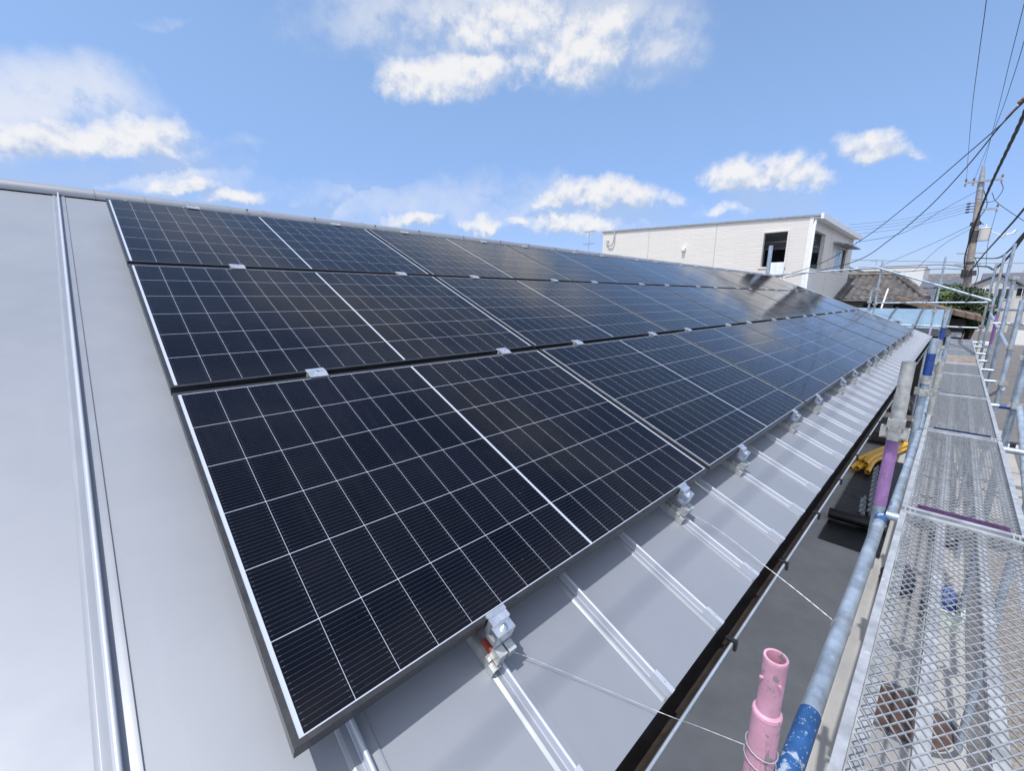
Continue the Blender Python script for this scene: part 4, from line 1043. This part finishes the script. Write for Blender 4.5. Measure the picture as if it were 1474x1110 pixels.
b = MB(); b.path([(21.6, -1.8, -1.0), (22.9, -1.78, -.25)], .025, 8); solo(b, 'white_pole', 'whitepaint', 'thin white pole leaning above the blue carport', 'pole', (21.6, -1.8, -1.0))
b = MB(); b.box((17.6, -2.68, GZ), (17.66, -2.62, -1.30)); b.box((17.5, -2.62, -1.34), (17.7, -2.25, -1.30)); b.box((17.6, -2.28, GZ), (17.66, -2.25, -1.342)); solo(b, 'meter_stand', 'darkmetal', 'small dark metal stand in front of the blue carport', 'stand', (17.6, -2.5, GZ))
# dark shed front under the carport, with clutter
sh = thing('storage_shed', 'dark storage shed in the shade behind the carport', 'shed', (22.3, -2.0, GZ))
b = MB(); b.box((21.6, -4.0, GZ), (23.5, 1.5, -1.95)); b.build('wall', 'shade', sh, off=sh.location)
b = MB(); b.box((21.5, -4.1, -1.9499), (23.6, 1.6, -1.88)); b.build('roof', 'slate', sh, off=sh.location)
# gate pillar in pale stone by the road
gp = thing('gate_pillar', 'pale stone gate pillar by the road below the barge board', 'pillar', (21.5, -4.55, GZ))
b = MB(); b.box((21.3, -4.75, GZ), (21.7, -4.38, -2.15)); b.build('shaft', 'greywall', gp, off=gp.location)
b = MB(); b.box((21.26, -4.79, -2.149), (21.74, -4.34, -2.05)); b.build('cap', 'whitewall', gp, off=gp.location)

# ------------------------------------------------------------------ further houses
def gable_house(name, lab, x0, x1, y0, y1, ze, zr, wm, rm, along='y', win=True, cat='house', group='houses down the street'):
    h = thing(name, lab, cat, ((x0 + x1) / 2, (y0 + y1) / 2, GZ), group=group); O = h.location
    b = MB(); b.box((x0 + .3, y0 + .3, GZ), (x1 - .3, y1 - .3, ze))
    if along == 'y':
        xm = (x0 + x1) / 2
        for yy in (y0 + .3, y1 - .5): b.add([(x0 + .3, yy, ze), (x1 - .3, yy, ze), (xm, yy, zr - .1), (x0 + .3, yy + .2, ze), (x1 - .3, yy + .2, ze), (xm, yy + .2, zr - .1)], [(0, 1, 2), (5, 4, 3), (0, 2, 5, 3), (1, 4, 5, 2)])
    else:
        ym = (y0 + y1) / 2
        for xx in (x0 + .3, x1 - .5): b.add([(xx, y0 + .3, ze), (xx, y1 - .3, ze), (xx, ym, zr - .1), (xx + .2, y0 + .3, ze), (xx + .2, y1 - .3, ze), (xx + .2, ym, zr - .1)], [(0, 1, 2), (5, 4, 3), (0, 2, 5, 3), (1, 4, 5, 2)])
    b.build('wall', wm, h, off=O)
    b = MB(); th_ = .14
    if along == 'y':
        xm = (x0 + x1) / 2
        b.hexa([(x0, y0, ze - .05), (xm, y0, zr), (xm, y1, zr), (x0, y1, ze - .05), (x0, y0, ze - .05 + th_), (xm, y0, zr + th_), (xm, y1, zr + th_), (x0, y1, ze - .05 + th_)])
        b.hexa([(x1, y0, ze - .05), (xm + .001, y0, zr), (xm + .001, y1, zr), (x1, y1, ze - .05), (x1, y0, ze - .05 + th_), (xm + .001, y0, zr + th_), (xm + .001, y1, zr + th_), (x1, y1, ze - .05 + th_)])
    else:
        ym = (y0 + y1) / 2
        b.hexa([(x0, y0, ze - .05), (x1, y0, ze - .05), (x1, ym, zr), (x0, ym, zr), (x0, y0, ze - .05 + th_), (x1, y0, ze - .05 + th_), (x1, ym, zr + th_), (x0, ym, zr + th_)])
        b.hexa([(x0, y1, ze - .05), (x1, y1, ze - .05), (x1, ym + .001, zr), (x0, ym + .001, zr), (x0, y1, ze - .05 + th_), (x1, y1, ze - .05 + th_), (x1, ym + .001, zr + th_), (x0, ym + .001, zr + th_)])
    b.build('roof', rm, h, off=O)
    if win:
        for yy in (y0 + (y1 - y0) * .3, y0 + (y1 - y0) * .7):
            w = MB().box((x0 + .25, yy - .5, ze - 1.5), (x0 + .297, yy + .5, ze - .4)).build('window', 'glassdk', h, off=O)
            f = MB()
            f.box((x0 + .23, yy - .56, ze - 1.56), (x0 + .249, yy + .56, ze - 1.5)); f.box((x0 + .23, yy - .56, ze - .4), (x0 + .249, yy + .56, ze - .34)); f.box((x0 + .23, yy - .03, ze - 1.5), (x0 + .249, yy + .03, ze - .4))
            f.build('frame', 'whitepaint', w, off=O)
    return h
gable_house('dark_gable_house', 'house with a dark peaked roof showing just behind the white house', 35, 42, -.2, 6.5, .6, 1.85, 'plaster', 'slate', 'x')
b = thing('white_block_building', 'plain white flat topped building behind the tiled roof', 'building', (47, -.3, GZ))
MB().box((45, -1.65, GZ), (52, 2.4, 1.72)).build('wall', 'whitewall', b, off=b.location)
MB().box((44.95, -1.7, 1.7201), (52.05, 2.45, 1.80)).build('roof', 'whitepaint', b, off=b.location)
for k in range(2):
    MB().box((44.96, -.9 + k * 1.6, -.3), (44.998, .0 + k * 1.6, .8)).build('window', 'glassdk', b, off=b.location)
gable_house('beige_house', 'beige house with low grey roof left of the utility pole', 40, 46, -4.0, -1.8, .0, .55, 'beige', 'slate', 'y')
gable_house('pale_gable_house', 'house with pale gable and dark roof right of the utility pole', 70, 80, -8.2, -4.5, .83, 1.95, 'greywall', 'slate', 'x')
gable_house('brown_walled_house', 'brown walled house with grey roof at the right frame edge', 56, 64, -14.6, -8.3, .72, 2.6, 'brownwall', 'slate', 'x')
gable_house('grey_roof_house', 'grey roofed house beyond the brown walled house', 92, 100, -11.4, -5.6, 1.2, 2.9, 'greywall', 'slate', 'y')
gable_house('far_house', 'distant house with dark roof beyond the hedge', 66, 76, -3.8, 2.5, .6, 2.0, 'beige', 'tile', 'y')
gable_house('corner_house', 'house on the far side of the road with brown roof', 60, 70, -22, -12, .8, 2.8, 'greywall', 'woodbrown', 'y')
solo(MB().box((52, -12.5, GZ), (52.15, -7.2, -3.05)), 'garden_wall', 'whitewall', 'low white garden wall along the road at the right edge', 'wall', (52, -9.8, GZ))
# ------------------------------------------------------------------ hedge and trees
def foliage(cs, n, size, seed):
    rnd = random.Random(seed); b = MB()
    for _ in range(n):
        c, r = rnd.choice(cs)
        while True:
            d = Vector((rnd.uniform(-1, 1), rnd.uniform(-1, 1), rnd.uniform(-1, 1)))
            if .05 < d.length < 1: break
        d = d.normalized() * (d.length ** .45)
        k = 1 + .35 * mnoise.noise(d * 2.2 + Vector(c))
        p = Vector((c[0] + d.x * r[0] * k, c[1] + d.y * r[1] * k, c[2] + d.z * r[2] * k))
        nrm = (d + Vector((rnd.uniform(-.8, .8), rnd.uniform(-.8, .8), rnd.uniform(-.3, 1)))).normalized()
        a = nrm.orthogonal().normalized(); a.rotate(Matrix.Rotation(rnd.uniform(0, 6.3), 3, nrm)); q = nrm.cross(a)
        s = size * rnd.uniform(.6, 1.3)
        b.add([p - a * s, p + q * s * .45, p + a * s, p - q * s * .45], [(0, 1, 2, 3)])
    return b
def tree(name, lab, cs, base, n, size, mm, seed, cat='tree', group=None):
    t = thing(name, lab, cat, base, group=group)
    foliage(cs, n, size, seed).build('crown', mm, t, off=t.location)
    b = MB(); top = Vector(cs[0][0]); B = Vector(base)
    b.path([B, B.lerp(top, .5) + Vector((.05, .05, 0)), top], [.14, .09, .03], 8)
    for c, r in cs[1:5]: b.path([B.lerp(top, .45), Vector(c)], [.06, .02], 6)
    b.build('trunk', 'bark', t, off=t.location)
    return t
tree('garden_tree', 'dark leafy garden tree beside the utility pole overhanging the road', [((28.6, -4.35, -.75), (.6, .5, .6)), ((28.4, -4.7, -1.05), (.45, .38, .5)), ((28.9, -4.05, -.5), (.5, .45, .42)), ((28.2, -4.45, -1.5), (.5, .45, .5)), ((28.5, -4.75, -.75), (.36, .3, .35))], (28.7, -4.4, GZ), 5200, .085, 'leafdk', 3)
tree('green_shrub', 'bright green shrub left of the utility pole behind the barge board', [((34, -3.2, -.6), (.9, .7, .75)), ((34.2, -2.7, -.7), (.7, .6, .6)), ((33.8, -3.7, -.8), (.7, .6, .6)), ((34.4, -3.9, -.35), (.6, .5, .5))], (34, -3.2, GZ), 5200, .09, 'leaf', 5)
tree('back_tree', 'green tree standing behind the utility pole', [((40, -3.6, -.5), (1.0, .8, .8)), ((40, -4.3, -.8), (.8, .5, .8)), ((40.5, -3.0, -.5), (.8, .7, .7))], (40, -4.1, GZ), 3600, .11, 'leafdk', 8)
tree('yellowish_shrub', 'yellow green shrub at the foot of the utility pole', [((29.0, -3.75, -1.2), (.5, .45, .5)), ((29.2, -4.0, -1.7), (.5, .5, .6)), ((29.0, -3.5, -1.6), (.5, .4, .5))], (29.1, -3.8, GZ), 3200, .075, 'leaf', 11, 'shrub')

# ------------------------------------------------------------------ utility poles and cables
def util_pole():
    B = Vector((30.0, -4.24, GZ)); Tp = Vector((30.0, -3.65, 5.36))
    u = thing('utility_pole', 'tall concrete utility pole with transformer beyond the far gable', 'utility pole', B)
    def up(mb, name, mm, parent=None): return mb.build(name, mm, parent or u, None, B)
    P = lambda z: B.lerp(Tp, (z - GZ) / (Tp.z - GZ))
    up(MB().path([B, P(4.1)], [.17, .115], 14), 'shaft', 'concrete_pole')
    up(MB().path([P(3.9), P(4.6), P(5.38)], [.125, .12, .05], 12), 'pole_top', 'polesteel')
    for (z, ya, yb, x, nm) in ((4.67, -3.19, -4.32, -.16, 'crossarm'), (3.42, -3.9, -4.38, -.14, 'crossarm')):
        b = MB(); b.bar((30 + x, ya, z), (30 + x, yb, z - .02), .075, .075); ca = up(b, nm, 'polesteel')
        for yy in ((ya, (ya + P(z).y) / 2, yb) if z > 4 else (yb,)):
            k = MB(); k.path([(30 + x, yy, z + .04), (30 + x, yy, z + .10), (30 + x, yy, z + .105), (30 + x, yy, z + .16)], [.03, .05, .035, .045], 10); k.path([(30 + x, yy, z - .04), (30 + x, yy, z - .16)], [.03, .045], 10)
            up(k, 'insulator', 'porcelain', ca)
    for z in (3.73, 3.60, 3.48, 3.35):
        b = MB(); b.path([P(z) + Vector((-.1, .1, 0)), Vector((29.85, -3.42, z))], .018, 6); b.path([(29.85, -3.50, z), (29.85, -3.38, z)], [.05, .035], 8); up(b, 'rack_insulator', 'dkfit')
    b = MB(); c = P(2.3) + Vector((-.05, -.33, 0)); b.path([c + Vector((0, 0, -.27)), c + Vector((0, 0, .27))], .2, 16); b.path([c + Vector((0, 0, .27)), c + Vector((0, 0, .31))], [.21, .14], 16); tf = up(b, 'transformer', 'greywall')
    b = MB()
    for dx in (-.1, .1): b.path([c + Vector((dx, 0, .31)), c + Vector((dx, 0, .46))], [.03, .02], 8)
    up(b, 'bushing', 'pinsul', tf)
    b = MB(); b.bar(P(2.1), c + Vector((0, 0, -.22)), .06, .06); b.bar(P(2.5), c + Vector((0, 0, .2)), .06, .06); up(b, 'bracket', 'polesteel', tf)
    b = MB(); b.path([c + Vector((-.1, -.2, .1)), c + Vector((-.1, -.55, -.1)), c + Vector((-.1, -.9, .0))], .02, 6); b.path([c + Vector((-.1, -.55, -.18)), c + Vector((-.1, -.62, .0))], .08, 8); b.path([c + Vector((-.1, -.85, -.06)), c + Vector((-.1, -.95, .1))], .06, 8); up(b, 'cutout_switch', 'pinsul', tf)
    b = MB(); b.path([P(.46), P(.68)], [.27, .25], 12); b.path([P(2.0), P(2.5)], [.155, .15], 12); b.path([P(2.75), P(2.9)], [.2, .18], 10); b.path([P(1.0), P(1.1)], .16, 10); up(b, 'clamp_band', 'dkfit')
    for k in range(12):
        z = -2.2 + k * .55; s = 1 if k % 2 else -1
        if k % 3 == 0: continue
        b = MB(); b.path([P(z), P(z) + Vector((0, s * .24, 0))], .01, 6); up(b, 'step_bolt', 'polesteel')
    b = MB(); b.path(smooth_pts([(29.84, -4.30, 4.55), (29.84, -4.42, 4.2), (29.84, -4.25, 3.75), (29.84, -3.9, 3.72)], 6), .014, 6); b.path(smooth_pts([P(4.3) + Vector((-.13, -.1, 0)), P(3.6) + Vector((-.13, -.28, 0)), P(3.0) + Vector((-.13, -.1, 0)), c + Vector((0, .1, .45))], 6), .016, 6); up(b, 'jumper_wire', 'cable')
    b = MB(); b.path(smooth_pts([P(3.2) + Vector((-.14, -.1, 0)), P(2.6) + Vector((-.16, .12, 0)), P(2.0) + Vector((-.16, .14, 0)), P(1.2) + Vector((-.17, .2, 0)), P(.6) + Vector((-.2, .1, 0))], 6), .028, 6); up(b, 'riser_cable', 'cable')
    return u
util_pole()
def far_pole(x, y, zt, lab, lean=.06):
    u = thing('utility_pole', lab, 'utility pole', (x, y, GZ), group='distant utility poles'); B = Vector((x, y, GZ)); Tp = Vector((x, y + lean * (zt - GZ), zt))
    MB().path([B, Tp], [.19, .13], 10).build('shaft', 'pole_far', u, off=B)
    b = MB()
    for k in range(3): b.bar((x - .1, Tp.y - .9 + .1 * k, zt - .25 - k * .8), (x - .1, Tp.y + .6, zt - .22 - k * .8), .09, .09)
    b.build('crossarm', 'polesteel', u, off=B)
    b = MB(); b.path([B.lerp(Tp, .72), B.lerp(Tp, .80)], [.26, .24], 10); b.build('clamp_band', 'dkfit', u, off=B)
far_pole(48, -4.15, 2.95, 'distant utility pole just left of the tall concrete one')
far_pole(75, -4.0, 3.2, 'faint far utility pole above the beige house', .05)
far_pole(85, -9.6, 3.0, 'far utility pole above the right hand roofs', .03)
def cable(pts, r, lab, group='overhead cables', twist=0, k=10):
    P = smooth_pts(pts, k); b = MB()
    if twist:
        Q = []; P = smooth_pts(pts, 60)
        for ph in (0, 2.1, 4.2):
            Q = [p + Vector((0, math.cos(i * .16 + ph), math.sin(i * .16 + ph))) * twist for i, p in enumerate(P)]; b.path(Q, r, 5)
    else: b.path(P, r, 6)
    return solo(b, 'overhead_cable', 'cable', lab, 'cable', tuple(P[0]), group)
cable([(11, -4.17, 2.63), (11.5, -4.06, 2.63), (12.5, -3.91, 2.63), (14.5, -3.44, 2.58), (17, -2.54, 2.18), (19, -1.3, 1.42), (19.6, .12, .58), (19.9, 2.15, .01)], .011, 'upper black service cable sagging to the white house from top right')
cable([(11, -4.17, 2.61), (11.5, -4.06, 2.60), (12.5, -3.88, 2.58), (14.5, -3.48, 2.30), (17, -2.84, 1.88), (18.6, -2.0, 1.26), (19.4, -1.02, .64), (19.9, 1.15, .16)], .013, 'lower black service cable sagging to the white house from top right')
iw = thing('strain_insulator', 'string of brown strain insulators on the service cable at the right edge', 'insulator', (11.2, -4.1, 2.63))
b = MB()
for k in range(4):
    c = Vector((11.05 + k * .13, -4.15 + k * .03, 2.64)); b.path([c, c + Vector((.05, .012, 0)), c + Vector((.1, .024, 0))], [.02, .042, .02], 8)
b.build('bells', 'porcelain', iw, off=iw.location)
MB().path([(11.6, -4.035, 2.635), (12.25, -3.93, 2.63)], .022, 8).build('tension_sleeve', 'pinsul', iw, off=iw.location)
cable([(12, -4.15, 2.93), (13, -4.15, 2.82), (16, -4.07, 2.81), (20, -3.96, 2.78), (25, -3.84, 2.56), (29.5, -3.74, 1.91)], .020, 'thick twisted black cable running steeply to the utility pole', twist=.016)
cable([(11, -4.6, 1.45), (14, -4.49, 1.24), (17, -4.39, 1.12), (23, -4.18, .91), (29.7, -3.96, .57)], .022, 'straight thick cable dropping to the lower band of the utility pole')
cable([(12, -4.75, 1.15), (15, -4.62, .84), (17, -4.56, .66), (20, -4.51, .65), (25, -4.41, .92), (29.7, -4.0, 1.26)], .022, 'upper of two drooping thick cables at the right edge')
cable([(12, -4.63, .84), (14, -4.58, .69), (16, -4.54, .46), (18, -4.49, .34), (21, -4.46, .33), (25, -4.39, .61), (29.7, -4.04, .88)], .028, 'lower of two drooping thick cables at the right edge')
cable([(-18, -3.6, 5.6), (0, -3.5, 4.85), (8.5, -3.39, 4.52), (11.66, -3.37, 4.45), (14.09, -3.33, 4.45), (19, -3.26, 4.55), (29.85, -3.19, 4.83)], .006, 'leftmost thin high wire running up from the pole crossarm')
cable([(-18, -4.1, 6.2), (0, -3.95, 5.2), (10, -3.86, 4.85), (13.12, -3.83, 4.8), (15.73, -3.80, 4.85), (20.49, -3.76, 5.0), (29.9, -3.66, 5.40)], .006, 'thin high wire running up from the tip of the utility pole')
cable([(-18, -4.3, 5.6), (0, -4.1, 4.7), (9.5, -3.97, 4.33), (13.57, -3.94, 4.3), (16.04, -3.90, 4.35), (19.18, -3.82, 4.45), (29.85, -3.45, 4.78)], .006, 'rightmost thin high wire running up from the pole crossarm')
for k, (za, zb, w) in enumerate(((3.73, 3.12, 'topmost'), (3.60, 2.96, 'second'), (3.48, 2.82, 'third'), (3.35, 2.62, 'lowest'))):
    cable([(29.85, -3.40, za), (28.5, -1.5, (za + zb) / 2 - .28), (28.8, .78, zb)], .007, '%s of four thin wires from the pole rack to above the white house' % w, 'thin wires from pole to white house')
cable([(29.9, -3.70, 4.30), (28, -2.74, 3.36), (27, -1.56, 2.33), (28, .26, 2.13)], .009, 'thin wire falling from the pole top to the white house window')
cable([(29.8, -3.66, 2.73), (28.4, -2.56, 1.9), (27.5, -.91, .9)], .009, 'thin wire falling from mid pole to behind the tiled roof')
cable([(29.8, -3.70, 2.60), (28.0, -2.9, 1.75), (26.5, -2.2, .55)], .008, 'thin stay wire falling from mid pole to the tiled roof hip')
cable([(27.5, -.08, .86), (26, -1.86, .79), (28, -3.05, .90), (29.8, -3.92, .83)], .016, 'upper black telephone cable crossing in front of the tiled roof')
cable([(27.5, -.1, .66), (26, -1.9, .55), (28, -3.08, .72), (29.8, -3.93, .70)], .014, 'lower black telephone cable crossing in front of the tiled roof')
cable([(38, 2.4, 2.0), (40, -1.1, 1.83), (42, -5.21, 1.62), (44, -9, 1.6)], .012, 'faint level wire in the distance above the tiled roof')
cable([(30.1, -4.1, 4.15), (30.2, -4.6, 3.44), (30.6, -7.5, .9)], .012, 'guy wire sloping right from the upper utility pole')
cable([(30.1, -3.98, .60), (40, -4.1, .95), (48, -3.95, 1.2)], .02, 'cable linking the tall pole to the distant pole behind')
cable([(29.85, -4.05, 1.26), (29.6, -4.25, .6), (29.2, -4.2, -.2)], .014, 'loose cable tail hanging right of the utility pole')
cable([(29.85, -4.38, 3.3), (29.2, -4.33, 2.0), (27.5, -4.40, .75)], .009, 'thin slack wire from the pole side arm to the drooping cables')
u = thing('utility_pole', 'near concrete utility pole by the road outside the right frame edge', 'utility pole', (9.6, -5.75, GZ))
MB().path([(9.6, -5.75, GZ), (9.6, -5.75, 5.6)], [.17, .12], 14).build('shaft', 'concrete_pole', u, off=u.location)
b = MB(); b.bar((9.6, -5.9, 2.63), (9.6, -4.3, 2.63), .075, .075); b.bar((9.6, -5.9, 2.93), (9.6, -4.3, 2.93), .075, .075); b.bar((9.6, -5.9, 1.2), (9.6, -4.6, 1.2), .07, .07); b.build('crossarm', 'polesteel', u, off=u.location)
for (p, q, r, w) in (((9.6, -4.35, 2.66), (11.0, -4.17, 2.62), .013, 'service cable'), ((9.6, -4.35, 2.96), (12.0, -4.15, 2.93), .026, 'twisted cable'), ((9.6, -4.7, 1.42), (11.0, -4.6, 1.45), .022, 'straight thick cable'), ((9.6, -4.85, 1.3), (12.0, -4.75, 1.15), .022, 'upper drooping cable'), ((9.6, -4.75, 1.2), (12.0, -4.63, .84), .028, 'lower drooping cable')):
    cable([p, q], r, 'short lead of the %s at the near pole outside the frame' % w)
# antennas
def antenna(x, y, z0, z1, lab, s=1.0):
    a = thing('tv_antenna', lab, 'antenna', (x, y, z0), group='rooftop television antennas')
    MB().path([(x, y, z0), (x, y, z1)], .022 * s, 6).build('mast', 'polesteel', a, off=a.location)
    b = MB()
    for (z, L) in ((z1 - .05, .5), (z1 - 1.15 * s, .6)):
        b.path([(x, y - L * s, z), (x, y + L * s, z)], .014 * s, 5)
        for k in range(6):
            yy = y - L * s + k * 2 * L * s / 5; b.path([(x - .25 * s, yy, z), (x + .25 * s, yy, z + .02)], .010 * s, 5); b.path([(x, yy, z - .12 * s), (x, yy, z + .12 * s)], .010 * s, 5)
    b.build('elements', 'polesteel', a, off=a.location)
antenna(34, 21.2, GZ + 6.9, 5.3, 'television antenna rising behind the ridge left of the white house', 1.0)
ah = gable_house('hidden_house', 'house behind the ridge carrying the television antenna', 30, 38, 17, 26, 1.2, 2.75, 'beige', 'slate', 'y')
antenna(36, .2, .9, 1.75, 'small television antenna on the dark gable roof', .6)
antenna(75, -6.35, 1.9, 3.3, 'small television antenna on the pale gable house', .6)
